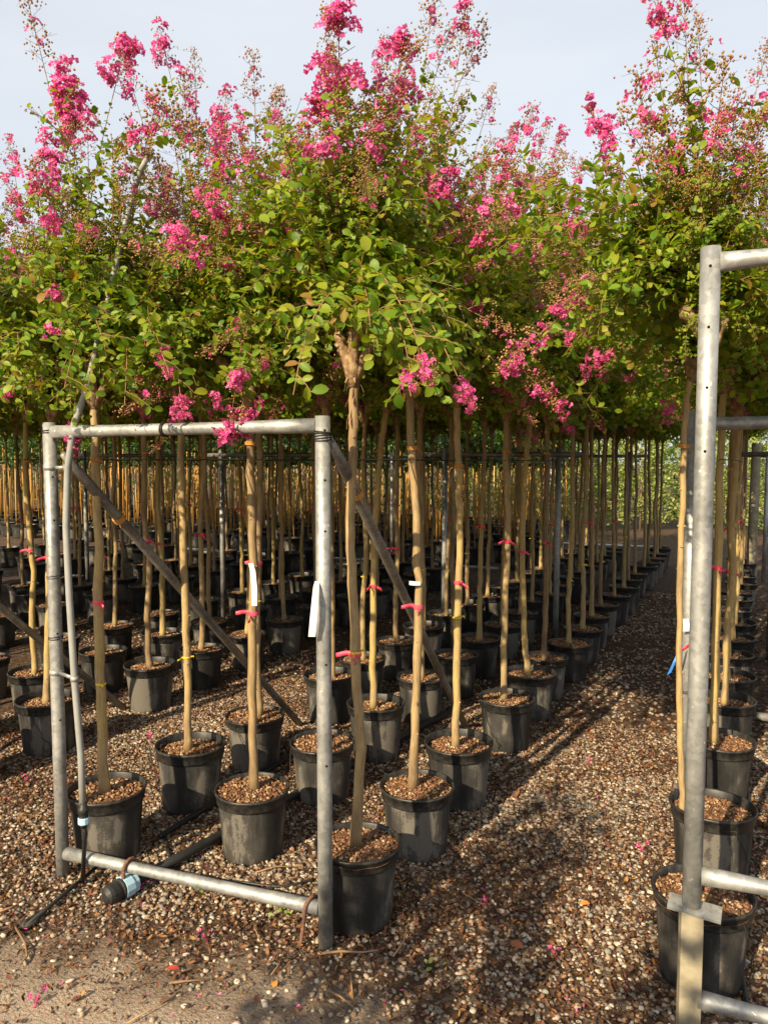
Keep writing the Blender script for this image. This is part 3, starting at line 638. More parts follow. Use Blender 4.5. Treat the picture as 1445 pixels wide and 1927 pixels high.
def far_crown(t, top, r_, k=1.0):
    hb, fo, st, bl = CROWNS[r_.randrange(6)]; s = r_.uniform(.9, 1.12) * k; M = Matrix.Translation(top) @ Matrix.Rotation(r_.uniform(0, 6.28), 4, 'Z') @ Matrix.Diagonal((s, s, s * r_.uniform(.92, 1.1), 1))
    b_ = link('branch', hb, t, M); f = stuff(link('foliage', fo, t, M)); stuff(link('shoots', st, f)); stuff(link('blossom', bl, t, M))
NEAR = {(0, 0), (0, 1), (0, 2), (0, 3), (1, 0), (1, 1), (1, 2), (2, 0), (2, 1), (2, 2), (6, 0), (6, 1), (6, 2), (3, 0), (4, 0), (3, 1)}
LOOKS = {(0, 0): 'nearest crape myrtle in shaded black pot, touching the right post of the galvanised frame', (2, 0): 'crape myrtle in black pot beside the left post of the frame and thin riser pipe',
 (1, 0): 'crape myrtle with curled white tag on its trunk, in the pot behind the bottom rail', (6, 0): 'crape myrtle in front pot behind the steel plate and timber post on the right',
 (6, 1): 'crape myrtle with blue ribbon on thin trunk, second pot right of the gravel path'}
for ri, (rname, pts) in enumerate(ROWS):
    for i, (x, y) in enumerate(pts):
        lab = LOOKS.get((ri, i)) or 'pink crape myrtle in black pot, %s back in the %s' % (ORD[i], rname)
        near = (ri, i) in NEAR; m = MEASURED.get((ri, i)); trunk = measured_trunk(x, y, m, rnd.uniform(.0175, .0205) if (ri, i) != (6, 1) else .0115, .0155 if (ri, i) != (6, 1) else .011, ri * 40 + i) if m else None
        t, top, r_ = potted_tree(x, y, lab, rnd.randrange(9), trunk, 0 if near else (1 if y < 6.5 else 2))
        if near: TREES[(ri, i)] = (t, top, r_)
        else: far_crown(t, top, r_, .84 if ri == 6 else 1.04)
for pts in BACK_ROWS:
    for x, y in pts:
        t, top, r_ = potted_tree(x, y, 'crape myrtle in dim black pot far left beyond the second block', rnd.randrange(9), None, 2); far_crown(t, top, r_)
for i, (x, y) in enumerate(HIDDEN_ROW):
    t, top, r_ = potted_tree(x, y, 'crape myrtle crown leaning in at the right edge, %s from the front' % ORD[i], rnd.randrange(9), None, 2, False); far_crown(t, top, r_, .74)

for x, y, nm in ((-3.45, 1.85, 'first right-hand'), (-3.45, 2.35, 'second right-hand'), (-4.0, 2.1, 'first middle'), (-4.0, 2.65, 'second middle'), (-4.58, 1.9, 'first left-hand'), (-4.58, 2.6, 'second left-hand')):
    t, top, r_ = potted_tree(x, y, 'crape myrtle crown at the left edge, %s of its block' % nm, rnd.randrange(9), None, 2, False); far_crown(t, top, r_)
# flower heads seen in the photograph: u, v, kind, size factor, tree
FLOWERS = [
 (85, 60, 'bud', 1.0, (2, 0)), (135, 175, 'bloom', 1.35, (2, 0)), (120, 225, 'bloom', 1.1, (2, 0)), (215, 120, 'bloom', 1.2, (2, 0)), (255, 130, 'half', 1.0, (2, 1)), (315, 80, 'bloom', 1.0, (2, 1)), (100, 330, 'half', 1.3, (2, 0)), (95, 300, 'bloom', .9, (2, 0)),
 (35, 300, 'half', .8, (3, 0)), (375, 130, 'bud', .8, (2, 1)), (470, 150, 'bud', .9, (1, 0)), (350, 200, 'half', 1.0, (2, 1)), (415, 225, 'half', 1.0, (2, 1)), (510, 205, 'bud', 1.1, (1, 0)), (280, 220, 'half', 1.2, (2, 0)), (330, 260, 'bud', 1.1, (2, 1)),
 (635, 95, 'bloom', 1.25, (0, 0)), (640, 170, 'bloom', 1.2, (0, 0)), (745, 130, 'bloom', 1.15, (0, 0)), (735, 190, 'bloom', 1.15, (0, 1)), (605, 245, 'bloom', 1.0, (0, 0)), (570, 260, 'half', .9, (1, 0)), (805, 40, 'bud', 1.3, (0, 1)), (815, 105, 'bud', 1.1, (0, 1)), (870, 60, 'half', 1.0, (0, 1)),
 (872, 110, 'bud', 1.2, (0, 1)), (905, 200, 'bud', 1.0, (0, 2)), (830, 325, 'bloom', .9, (0, 1)), (985, 225, 'half', 1.0, (0, 2)), (1050, 265, 'half', .9, (0, 3)), (1135, 230, 'bloom', 1.2, (6, 1)), (1205, 195, 'half', 1.2, (6, 1)), (1245, 15, 'bloom', .8, (6, 0)), (1290, 30, 'bud', .9, (6, 0)),
 (1350, 235, 'half', .9, (6, 0)), (1355, 70, 'bud', .8, (6, 0)), (1432, 110, 'bud', .8, (6, 0)), (1240, 110, 'bud', .8, (6, 0)), (1420, 230, 'bud', 1.0, (6, 0)), (410, 382, 'bloom', .75, (1, 0)), (335, 425, 'bloom', .75, (2, 0)), (370, 440, 'small', .8, (2, 0)), (440, 488, 'half', .8, (1, 0)),
 (525, 345, 'half', .6, (1, 0)), (1060, 400, 'bloom', 1.0, (0, 3)), (1110, 415, 'half', .9, (0, 3)), (965, 460, 'half', .8, (0, 2)), (1120, 540, 'half', 1.0, (0, 3)), (1145, 650, 'bloom', .9, (6, 2)), (1115, 685, 'half', .6, (6, 2)), (1060, 795, 'small', .7, (0, 3)), (890, 555, 'small', .7, (0, 1)),
 (1030, 590, 'half', .7, (0, 2)), (1020, 622, 'small', .7, (0, 2)), (950, 612, 'small', .6, (0, 2)), (100, 548, 'small', .9, (2, 0)), (106, 600, 'small', .7, (2, 0)), (18, 715, 'bloom', .6, (3, 0)), (70, 705, 'half', .6, (3, 0)), (310, 645, 'half', .65, (2, 0)), (440, 697, 'small', 1.0, (1, 0)),
 (350, 778, 'bloom', .62, (2, 1)), (430, 790, 'bloom', .85, (1, 0)), (455, 800, 'small', 1.2, (1, 0)), (128, 842, 'bloom', .55, (2, 0)), (880, 700, 'bloom', .55, (0, 0)), (776, 688, 'small', .8, (0, 0)), (808, 655, 'half', .6, (0, 0)), (488, 660, 'half', .5, (1, 0)), (1248, 752, 'bloom', .5, (6, 1)),
 (940, 320, 'half', 1.0, (0, 2)), (958, 375, 'half', .9, (0, 2)), (1300, 255, 'half', .9, (6, 1)), (1320, 550, 'small', .5, (6, 0)), (1400, 330, 'bud', .9, (6, 0)), (1250, 340, 'bud', 1.0, (6, 1)), (1170, 330, 'half', 1.0, (6, 2)), (60, 480, 'bud', .9, (3, 0)), (840, 230, 'bud', 1.0, (0, 1)), (680, 320, 'bud', .8, (0, 0)),
 (775, 270, 'half', .9, (0, 1)), (560, 380, 'bud', .8, (1, 0)), (230, 330, 'bud', .9, (2, 0)), (160, 420, 'bud', .9, (2, 0)), (470, 300, 'half', .8, (1, 0)), (1080, 790, 'bud', .5, (0, 3)), (720, 90, 'half', .7, (0, 0)), (1130, 780, 'bud', .5, (0, 3)), (880, 480, 'bud', .8, (0, 1)), (30, 400, 'bud', 1, (3, 0)), (1010, 270, 'half', .9, (0, 3)), (1045, 310, 'bud', .9, (0, 3)), (1080, 330, 'half', .9, (0, 3)), (1020, 340, 'bud', 1.0, (0, 2)), (955, 255, 'half', .9, (0, 2)), (1085, 290, 'bud', .8, (6, 2))]
for u, v, k in ((370, 590, (2, 1)), (430, 620, (1, 0)), (500, 640, (1, 0)), (545, 620, (1, 0)), (590, 600, (0, 0)), (255, 710, (2, 0)), (235, 750, (2, 0)), (150, 560, (2, 0)), (300, 560, (2, 0)), (770, 735, (0, 0)), (720, 640, (0, 0)), (850, 600, (0, 0)), (690, 600, (0, 0)), (560, 730, (0, 0)), (950, 680, (0, 2)), (1180, 700, (6, 1)), (1290, 560, (6, 0)), (1400, 560, (6, 0)), (1425, 680, (6, 0)), (60, 640, (3, 0)),
  (200, 640, (2, 0)), (1010, 690, (0, 3)), (120, 720, (2, 0)), (60, 760, (3, 0)), (460, 560, (1, 0)), (390, 720, (2, 1)), (1230, 480, (6, 1)), (1400, 420, (6, 0)), (1330, 420, (6, 0)), (820, 720, (0, 1)), (640, 520, (0, 0)), (900, 640, (0, 1)), (330, 690, (2, 0)), (1110, 600, (6, 2)), (1180, 600, (6, 1)), (20, 560, (3, 0)), (1240, 620, (6, 1)), (1298, 610, (6, 0)), (1372, 610, (6, 0)), (1345, 655, (6, 0)), (1285, 670, (6, 0)), (1392, 650, (6, 0)), (1310, 560, (6, 0)), (1375, 560, (6, 0)), (1285, 720, (6, 1)), (1090, 360, (0, 3)), (1030, 370, (0, 3)), (430, 200, (2, 1)), (200, 230, (2, 0)), (660, 250, (0, 0)), (790, 190, (0, 1)), (540, 240, (1, 0)), (860, 260, (0, 1)), (700, 280, (0, 0)), (300, 180, (2, 0)), (520, 700, (1, 0))): FLOWERS.append((u, v, None, 1, k))
WANT = {}
FLOWERS = [(u, v, k, sz * .88, t_) for u, v, k, sz, t_ in FLOWERS]
for f in FLOWERS: WANT.setdefault(f[4], []).append(f)
mb = MB(); r_ = random.Random(77); tA, topA, _ = TREES[(0, 0)]
for k in range(16):      # shreds of bark peeling below the fork of the nearest tree
    a = r_.uniform(0, 6.28); z0 = topA[2] - r_.uniform(.0, .16); d = np.array([math.cos(a), math.sin(a), 0]); q = np.array([-d[1], d[0], 0]) * r_.uniform(.002, .005); c = np.array([topA[0], topA[1], z0]) + d * .0165; ln = r_.uniform(.02, .055); o_ = r_.uniform(.006, .022); e = c + d * o_ - np.array([0, 0, ln])
    m_ = (c + e) / 2 + d * .003 - q * .3; th = d * .0007
    mb.add([c - q, c + q, m_ + q, m_ - q, e + q * .4, e - q * .4, c - q + th, c + q + th, m_ + q + th, m_ - q + th, e + q * .4 + th, e - q * .4 + th], [(0, 1, 2, 3), (3, 2, 4, 5), (6, 9, 8, 7), (9, 11, 10, 8), (0, 3, 9, 6), (3, 5, 11, 9), (1, 7, 8, 2), (2, 8, 10, 4), (5, 4, 10, 11)])
link('peeling_bark', mb.mesh('peeling_bark', M_TWIG, False), tA)
LEAF_TREES = {(0, 0), (1, 0), (2, 0), (0, 1), (2, 1), (6, 0), (6, 1), (0, 2)}
VIEW = np.array([-sY, cY, 0.0])
for key, (t, top, r_) in TREES.items():
    hb, tips = head_limbs(r_, 4, .55 if key[0] == 6 else 1.0); link('branch', hb.mesh('branch', M_KNOB), t, Matrix.Translation(top)); tips = [top + e for e in tips]
    base = np.array(t.location[:]); plan = []
    for (u, v, kind, size, _) in WANT.get(key, []):
        dep = depth_of(*(base + [0, 0, 2])) + r_.uniform(-.32, .10) - (.28 if 280 < v <= 500 and key[0] != 6 else 0) - ((.38 if key[0] != 6 else .02) if v > 500 else 0)
        if key[0] == 6: dep = max(dep, 2.16)
        if v > 740 and u < 480 and kind:      # these hang over the top rail of the frame
            v -= 46; size *= 1.12; dep = 2.86 - (u - 100) * .0008 - .10
        P = at_depth(u, v, dep) - base; plen = {None: .05, 'bloom': .24, 'half': .24, 'bud': .26, 'small': .09}[kind] * size
        A = min(tips, key=lambda e: np.linalg.norm(e - P) + r_.uniform(0, .05)); d = (P - A) / np.linalg.norm(P - A)
        plan.append((A, P - d * plen * (.4 if v < 600 else .25) - np.array([0, 0, .02]), kind, size))
    for i in range(66 if key[0] != 6 else 84):
        A = tips[r_.randrange(len(tips))]
        for _ in range(12):
            B = random_tip(A, r_, (.46 if key[0] == 6 else 0) or (.72 if key[1] == 0 else .82)); toward = -float(np.dot(B - top, VIEW))
            if key == (6, 0) and (toward > .14 or B[2] - top[2] > .62): continue
            if key == (0, 0) and toward > .15 and B[2] - top[2] < .25 and abs(float(np.dot(B - top, RIGHT))) < .22: continue
            break
        q = r_.random()
        el = B[2] - A[2]; kind = None
        if el > .3: kind = 'bud' if q < .40 else ('half' if q < .52 else None)
        elif q < .16: kind = 'bud'
        elif q < .18: kind = 'half'
        plan.append((top + (A - top) * r_.uniform(.5, 1.0), B, kind, r_.uniform(.6, .95)))
    built = []
    for A, B, kind, size in plan:
        s = pick(np.array(B) - A); M, k = place_shoot(s, A, B); o = link('shoot', s['stem_me'], t, M); built.append((float(np.dot(np.array(B), VIEW)) + .35 * max(0, B[2] - 2.5), o, s))
        if kind:
            E_ = np.linalg.inv(M) @ end_frame(s, M, k, size); link('flower_cluster', PAN[kind][r_.randrange(4)], o, E_)
    built.sort(key=lambda z: z[0]); nleaf = 0
    for _, o, s in built:
        if key in LEAF_TREES and nleaf + len(s['Ms']) <= 300:
            nleaf += len(s['Ms'])
            for Mx, kd in zip(s['Ms'], s['kinds']): link('leaf', LEAF_ME[kd], o, Mx)
        else: stuff(link('foliage', s['leaf_me'], o))

# ------------------------------------------------------------------ galvanised frames
def tube_obj(name, pts, rad, m, parent, n=16): mb = MB(); mb.tube(pts, rad, n); return link(name, mb.mesh(name, m), parent)
def hole(parent, p, d, r_=.0036):
    d = np.array(d) / np.linalg.norm(d); mb = MB(); mb.tube([np.array(p) - d * .002, np.array(p) + d * .0008], r_, 10); return link('bolt_hole', mb.mesh('bolt_hole', M_HOLE), parent)
def wire_wrap(parent, p, rad, turns=3, name='wire_tie', m=M_BLACK, r_=.0022, pitch=.006):
    mb = MB()
    for k in range(turns): mb.tube([(p[0] + rad * math.cos(a), p[1] + rad * math.sin(a), p[2] + pitch * k + .003 * math.sin(a + k)) for a in np.linspace(0, 6.2832, 17)], r_, 5)
    mb.tube([(p[0] + rad, p[1], p[2]), (p[0] + rad + .015, p[1] - .012, p[2] + .012), (p[0] + rad + .024, p[1] - .016, p[2] - .008)], r_ * .8, 5); return link(name, mb.mesh(name, m), parent)
def end_frame_thing(pl, pr, zt, zl, zr, label, braces):
    t = tag(empty('end_frame', ((pl[0] + pr[0]) / 2, (pl[1] + pr[1]) / 2, 0)), label, 'metal frame'); o = np.array(t.location[:]); PT = .0240
    L0 = np.array([pl[0], pl[1], 0]) - o; R0 = np.array([pr[0], pr[1], 0]) - o; up = np.array([0, 0, 1.0]); posts = []
    for P in (L0, R0):
        p = tube_obj('post', [P, P + up * .5, P + up * 1.1, P + up * zt], PT, M_GALV, t, 22); posts.append(p)
        cdir = -P - o; cdir[2] = 0; cdir /= np.linalg.norm(cdir)
        side = cdir * math.cos(.25) + np.array([-cdir[1], cdir[0], 0]) * math.sin(.25)
        for z in (zt - .045, zt - .20, zt - .36, .95, .62): hole(p, P + side * PT + up * z, side)
    d = (R0 - L0) / np.linalg.norm(R0 - L0)
    def bar(name, a, b_): 
        # pinched ends like flattened tube
        n_ = 8; pts = [a + (b_ - a) * i / n_ for i in range(n_ + 1)]; rad = [.0245, .0225] + [.0205] * (n_ - 3) + [.0225, .0245]; return tube_obj(name, pts, rad, M_GALV, t, 18)
    bar('top_rail', L0 + d * .022 + up * (zt - .035), R0 - d * .022 + up * (zt - .03)); bar('bottom_rail', L0 + d * .022 + up * zl, R0 - d * .022 + up * zr)
    for a, b_ in braces:
        a = np.array(a) - o; b_ = np.array(b_) - o; br = tube_obj('brace', [a, a + (b_ - a) * .04, a + (b_ - a) * .5, b_], [.012, .0200, .0200, .0200], M_GALVD, t, 14)
    return t, L0, R0, posts
FL, FR = (-2.335, 1.975), (-1.213, 2.05)
fr, L0, R0, posts = end_frame_thing(FL, FR, 1.735, .095, .13, 'galvanised steel pipe end frame with two posts spanning the middle block', [((-2.30, 2.00, 1.62), (-2.40, 3.80, -.02)), ((-1.200, 2.082, 1.655), (-1.50, 4.21, -.02))])
wire_wrap(fr, R0 + [0, 0, 1.66], .0255, 5); wire_wrap(fr, L0 + [0, 0, 1.70], .0255, 2); wire_wrap(fr, L0 + [0, 0, .93], .0253, 2); wire_wrap(fr, L0 + [0, 0, 1.16], .0253, 2, r_=.0014)
mb = MB(); d = (R0 - L0); c = L0 + d * .46 + np.array([0, 0, 1.702])
for k in range(2): mb.tube([c + np.array([.007 * k, .0235 * math.cos(a), .0235 * math.sin(a)]) for a in np.linspace(0, 6.2832, 17)], .003, 5)
link('wire_tie', mb.mesh('wire_tie', M_BLACK), fr)
for f, bsel in ((.155, ((-2.30, 2.00, 1.62), (-2.40, 3.80, -.02))), (.10, ((-1.200, 2.082, 1.655), (-1.50, 4.21, -.02)))):
    a, b_ = map(np.array, bsel); c = a + (b_ - a) * f - np.array(fr.location[:]); mb = MB(); ax = (b_ - a) / np.linalg.norm(b_ - a); u_ = np.cross(ax, [1, 0, 0]); u_ /= np.linalg.norm(u_); w_ = np.cross(ax, u_)
    for k in range(4): mb.tube([c + ax * (.006 * k) + .0235 * (math.cos(q) * u_ + math.sin(q) * w_) for q in np.linspace(0, 6.2832, 15)], .0028, 5)
    mb.tube([c, c + [.03, -.03, -.01], c + [.05, -.035, -.04]], .002, 5); link('twine', mb.mesh('twine', M_TWINE), fr)
# neighbouring frame mostly out of view on the left: its brace crosses the left edge
end_frame_thing((-4.62, 1.62), (-3.50, 1.72), 1.735, .1, .12, 'dark sloping steel brace at the left edge and its pipe frame', [((-3.50, 1.76, 1.64), (-3.56, 3.55, -.02)), ((-4.60, 1.70, 1.64), (-4.66, 3.5, -.02))])
# inner support frames
def inner_frame(pa, pb_, z, label):
    t = tag(empty('support_frame', ((pa[0] + pb_[0]) / 2, (pa[1] + pb_[1]) / 2, 0)), label, 'metal frame', 'support frames inside the tree blocks'); o = np.array(t.location[:])
    for p in (pa, pb_): tube_obj('post', [(p[0] - o[0], p[1] - o[1], 0), (p[0] - o[0], p[1] - o[1], z)], .024, M_GALV, t, 14)
    tube_obj('rail', [(pa[0] - o[0] - .25, pa[1] - o[1], z - .06), (pb_[0] - o[0] + .25, pb_[1] - o[1], z - .06)], .02, M_GALVD, t, 12)
for i, y in enumerate((6.35, 10.3)):
    inner_frame((-2.45, y - .1), (-1.47, y), 1.70, 'galvanised support frame %s among the middle block trunks' % ('closer' if i == 0 else 'deeper'))
    inner_frame((-4.75, y - .3), (-3.72, y - .2), 1.70, 'galvanised support frame %s among the left block trunks' % ('closer' if i == 0 else 'deeper'))
    if i == 0: inner_frame((-6.95, y), (-5.9, y + .1), 1.70, 'galvanised support frame farthest left among dim trunks')
    inner_frame((.16, y + .3), (1.1, y + .4), 1.70, 'galvanised support frame %s behind the right post' % ('closer' if i == 0 else 'deeper'))
# tie wires along the rows
for x, nm in ((-1.22, 'path-side row'), (-1.80, 'middle row'), (-2.32, 'left row'), (-3.47, 'block left of the frame'), (-.08, 'row right of the path')):
    mb = MB(); mb.tube([(x, 2.1 if x > -3 else 1.75, 1.60), (x + .02, 6.3, 1.585), (x, 10.3, 1.60), (x, 13.6, 1.60)], .0022, 6)
    tag(link('tie_wire', mb.mesh('tie_wire', M_BLACK)), 'dark tie wire stretched between trunks along the ' + nm, 'wire', 'tie wires along the rows')

# right-hand frames
PX, PY = -.112, 2.10
t = tag(empty('tall_frame', (PX, PY, 0)), 'tall galvanised pipe post with rails on a plate over pale timber, right edge', 'metal frame')
p = tube_obj('post', [(0, 0, .415), (0, 0, 1.0), (0, 0, 1.6), (0, 0, 2.13)], .0245, M_GALV, t, 24); cdir = np.array([-PX, -PY, 0]); cdir /= np.linalg.norm(cdir)
for z in (2.08, 1.93, 1.78, 1.62): hole(p, cdir * .0245 + [0, 0, z], cdir)
dx = np.array([.995, .06, 0]); up = np.array([0, 0, 1.0])
for nm, z, r_ in (('top_rail', 2.092, .020), ('middle_rail', .50, .020), ('bottom_rail', .155, .021)):
    a = dx * .022 + up * z; b_ = dx * 1.15 + up * (z + (.02 if z > 1 else .0)); tube_obj(nm, [a, a + (b_ - a) * .03, a + (b_ - a) * .12, a + (b_ - a) * .9, b_], [.025, .0235, r_, r_, .0235], M_GALV, t, 18)
tube_obj('post', [(1.16, .07, 0), (1.16, .07, 2.13)], .0245, M_GALV, t, 18)
mb = MB(); mb.box((0.008, -.005, .41), (.066, .026, .004), Matrix.Rotation(R(-2), 3, 'Z') @ Matrix.Rotation(R(16), 3, 'X') @ Matrix.Rotation(R(3), 3, 'Y')); link('plate', mb.mesh('plate', M_GALV, False), t)
mb = MB(); mb.box((0, 0, .198), (.028, .026, .206), Matrix.Rotation(R(12), 3, 'Z')); tp = link('timber_post', mb.mesh('timber_post', M_WOOD, False), t); bv = tp.modifiers.new('bevel', 'BEVEL'); bv.width = .003; bv.segments = 2
SX, SY = -.225, 3.38
t = tag(empty('low_frame', (SX, SY, 0)), 'galvanised pipe frame standing behind the tall right post, its rail at mid height', 'metal frame')
p = tube_obj('post', [(0, 0, 0), (0, 0, .9), (0, 0, 1.80)], .0265, M_GALV, t, 22); cd2 = np.array([-SX, -SY, 0]); cd2 /= np.linalg.norm(cd2); sd2 = cd2 * .8 + np.array([cd2[1], -cd2[0], 0]) * -.6
for z in (1.72, 1.45, 1.2): hole(p, sd2 * .0265 + [0, 0, z], sd2)
a = dx * .025 + up * 1.745; b_ = dx * 1.2 + up * 1.75; tube_obj('top_rail', [a, a + (b_ - a) * .03, a + (b_ - a) * .1, b_], [.031, .029, .027, .027], M_GALV, t, 18); tube_obj('post', [(1.22, .07, 0), (1.22, .07, 1.80)], .0265, M_GALV, t, 18)
wire_wrap(t, (0, 0, .62), .029, 2)

# ------------------------------------------------------------------ irrigation riser, pipes, hooks
RX, RY = at_depth(157, 1560, 2.80)[:2]; rdep = depth_of(RX, RY, .8)
t = tag(empty('riser_pipe', (RX, RY, 0)), 'thin grey irrigation riser pipe clamped beside the left post, curving up into foliage', 'pipe'); o = np.array([RX, RY, 0])
def rp(u, v, dd=0): return at_depth(u, v, rdep + dd) - o
pts = [rp(157, 1530), rp(153, 1420), rp(141, 1280), rp(131, 1120), rp(125, 990), rp(128, 880, -.01), rp(140, 800, -.03), rp(166, 725, -.05), rp(190, 620, -.10), rp(208, 545, -.08), rp(228, 450, .0), rp(252, 365, .02), rp(266, 318, -.02), rp(276, 300, -.04)]
tube_obj('pipe', pts, [.0125] * 7 + [.0115, .0108, .0102, .0097, .0093, .009, .009], plain('grey_pipe', (.25, .255, .245), .5, .4, .15, 12), t, 12)
mb = MB(); c = rp(158, 1535); mb.lathe([(.0, -.045), (.012, -.045), (.013, -.03), (.017, -.028), (.018, -.008), (.0165, -.006), (.0165, .012), (.019, .014), (.019, .03), (.014, .034), (.0125, .05), (0, .05)], 14, 0, c); link('fitting', mb.mesh('fitting', M_BLACK), t)
mb = MB(); mb.lathe([(.0185, -.03), (.0205, -.027), (.0205, -.008), (.0185, -.004)], 12, 0, c); link('blue_nut', mb.mesh('blue_nut', M_BLUEFIT, False), t)
tube_obj('feed_hose', [c + [0, 0, -.04], c + [-.004, .01, -.075], c + [-.02, .02, -.10], [c[0] - .05, c[1] + .03, .012]], .008, M_BLACK, t, 8)
for (u, v) in ((141, 1277), (128, 880)):
    c = rp(u, v); mb = MB(); mb.lathe([(.0126, -.009), (.0150, -.009), (.0150, .009), (.0126, .009)], 14, 0, c); q = (L0 + np.array(fr.location[:])) - o; q[2] = c[2]; dd = (q - c) / np.linalg.norm(q - c); mb.lathe([(.0242, -.009), (.0262, -.009), (.0262, .009), (.0242, .009)], 18, 0, q); mb.box(tuple((c + dd * .016 + q - dd * .028) / 2), (np.linalg.norm(q - c) / 2 - .02, .004, .006), Matrix.Rotation(math.atan2(dd[1], dd[0]), 3, 'Z')); link('clamp', mb.mesh('clamp', M_GALV), t)
def ground_line(uv, z): return [on_plane(u, v, z) for u, v in uv]
CAPP = on_plane(222, 1680, .03); PD = on_plane(415, 1575, .03) - CAPP; PD /= np.linalg.norm(PD)
t = tag(empty('water_main', (CAPP[0], CAPP[1], 0)), 'black water pipe on the ground ending in a pale blue coupling and ribbed cap', 'pipe'); c = np.array([0, 0, .038])
tube_obj('pipe', [c + PD * .07, c + PD * .35, c + PD * .75, c + PD * 1.6, c + PD * 2.4], .019, M_BLACK, t, 16)
Mq = Matrix((list(np.array(frame_from(PD, np.array([0, 0, 1.0])))[:, 0]), list(PD), [0, 0, 1])).transposed(); Mz = Mq @ Matrix.Rotation(R(-90), 3, 'X')
def along(prof, n, name, m, smooth=True):
    mb = MB(); mb.lathe([(a_ * 1.24, b_ * 1.24) for a_, b_ in prof], n); mb.v = [tuple(Mz @ Vector(p) + Vector(c)) for p in mb.v]; return link(name, mb.mesh(name, m, smooth), t)
along([(.0, -.045), (.014, -.044), (.026, -.036), (.029, -.026), (.029, -.006), (.0265, -.005), (.0265, .004), (.031, .006), (.031, .014), (.02, .016)], 18, 'cap', M_BLACK, False)
along([(.022, .012), (.0335, .013), (.0335, .040), (.030, .044), (.030, .058), (.0245, .062), (.0205, .062)], 12, 'coupling', M_BLUEFIT, False)
for uv, rad, lab in (([(300, 1575), (335, 1553), (372, 1530), (408, 1509), (470, 1470), (560, 1415)], .012, 'second thinner black hose lying behind the water pipe'),
                     ([(318, 1610), (312, 1575), (330, 1640), (370, 1655), (450, 1660), (530, 1668), (590, 1655)], .006, 'thin black tube looping under the bottom rail'),
                     ([(1392, 1400), (1396, 1450), (1412, 1520), (1410, 1600), (1398, 1680), (1394, 1760), (1396, 1840), (1412, 1920)], .008, 'black hose snaking past the right-hand pots'),
                     ([(0, 1410), (60, 1375), (110, 1350), (200, 1330), (330, 1310)], .008, 'thin black hose among gravel behind the left post')):
    mb = MB(); P = ground_line(uv, rad * .9 + .006); Q = []
    for i in range(len(P) - 1):
        p0, p1, p2, p3 = P[max(i - 1, 0)], P[i], P[i + 1], P[min(i + 2, len(P) - 1)]
        for k in np.linspace(0, 1, 6, endpoint=False): Q.append(.5 * (2 * p1 + (p2 - p0) * k + (2 * p0 - 5 * p1 + 4 * p2 - p3) * k * k + (3 * p1 - p0 - 3 * p2 + p3) * k ** 3))
    mb.tube(Q + [P[-1]], rad, 9); tag(link('hose', mb.mesh('hose', M_BLACK)), lab, 'hose')
# black iron bar with a flattened tip
a, b_ = on_plane(50, 1742, .012), on_plane(182, 1632, .03); mb = MB(); mb.tube([a, a + (b_ - a) * .3, b_], .0075, 9)
q = (b_ - a) / np.linalg.norm(b_ - a); s_ = np.cross(q, [0, 0, 1]); mb.tube([a + q * .05 + s_ * .012, a + q * .02 + s_ * .018, a - q * .01 + s_ * .006, a - q * .012 - s_ * .008, a + q * .02 - s_ * .018, a + q * .05 - s_ * .012, a + q * .075], [.006, .008, .009, .009, .008, .006, .005], 8)
tag(link('iron_stake', mb.mesh('iron_stake', plain('black_iron', (.03, .028, .026), .6, .4, .3, 40))), 'black iron stake with eye end lying left of the frame', 'stake')
# rusty hooks over the bottom rail
frl = np.array(fr.location[:]); bl_, br_ = frl + L0 + [0, 0, .095], frl + R0 + [0, 0, .13]; dn = (br_ - bl_) / np.linalg.norm(br_ - bl_); fw = np.array([dn[1], -dn[0], 0])
for f, lab, lean in ((.285, 'rusty ribbed hook pinning the bottom rail near the blue coupling', .01), (.945, 'rusty ribbed hook on the bottom rail beside the right post', .02)):
    c = bl_ + (br_ - bl_) * f; mb = MB(); pts = [c + fw * .032 - [0, 0, c[2] + .03] + dn * lean * -1, c + fw * .031 - [0, 0, .03], c + fw * .030]
    for w in np.linspace(0, math.pi, 9): pts.append(c + fw * .030 * math.cos(w) + np.array([0, 0, .030 * math.sin(w)]) + dn * lean * w / 3)
    pts.append(c - fw * .03 - [0, 0, .04] + dn * lean); rr = []
    Q = []; 
    for i in range(len(pts) - 1):
        for k in (0, .33, .66): Q.append(pts[i] + (pts[i + 1] - pts[i]) * k); rr.append(.0062 + (.0012 if len(Q) % 2 else 0))
    mb.tube(Q, rr, 8); tag(link('anchor_hook', mb.mesh('anchor_hook', M_RUST)), lab, 'hook', 'rusty anchor hooks on the bottom rail')
# white tags
def strip(name, pts, across, w, th, m, label, cat='tag', group=None):
    """a thin bent strip of plastic with real thickness"""
    pts = [np.array(p, float) for p in pts]; across = np.array(across, float); across /= np.linalg.norm(across); V = []; F = []
    for i, p in enumerate(pts):
        tn = pts[min(i + 1, len(pts) - 1)] - pts[max(i - 1, 0)]; nn = np.cross(tn, across); nn /= np.linalg.norm(nn); ww = w[i] if hasattr(w, '__len__') else w
        V += [p - across * ww / 2 - nn * th / 2, p + across * ww / 2 - nn * th / 2, p + across * ww / 2 + nn * th / 2, p - across * ww / 2 + nn * th / 2]
    for i in range(len(pts) - 1):
        a_ = i * 4
        for k in range(4): F.append((a_ + k, a_ + (k + 1) % 4, a_ + 4 + (k + 1) % 4, a_ + 4 + k))
    F += [(3, 2, 1, 0), tuple(len(V) - 4 + k for k in range(4))]; mb = MB(); mb.add(V, F); return tag(link(name, mb.mesh(name, m, False)), label, cat, group)
rdp = depth_of(*(frl + R0 + [0, 0, 1.1])) - .045
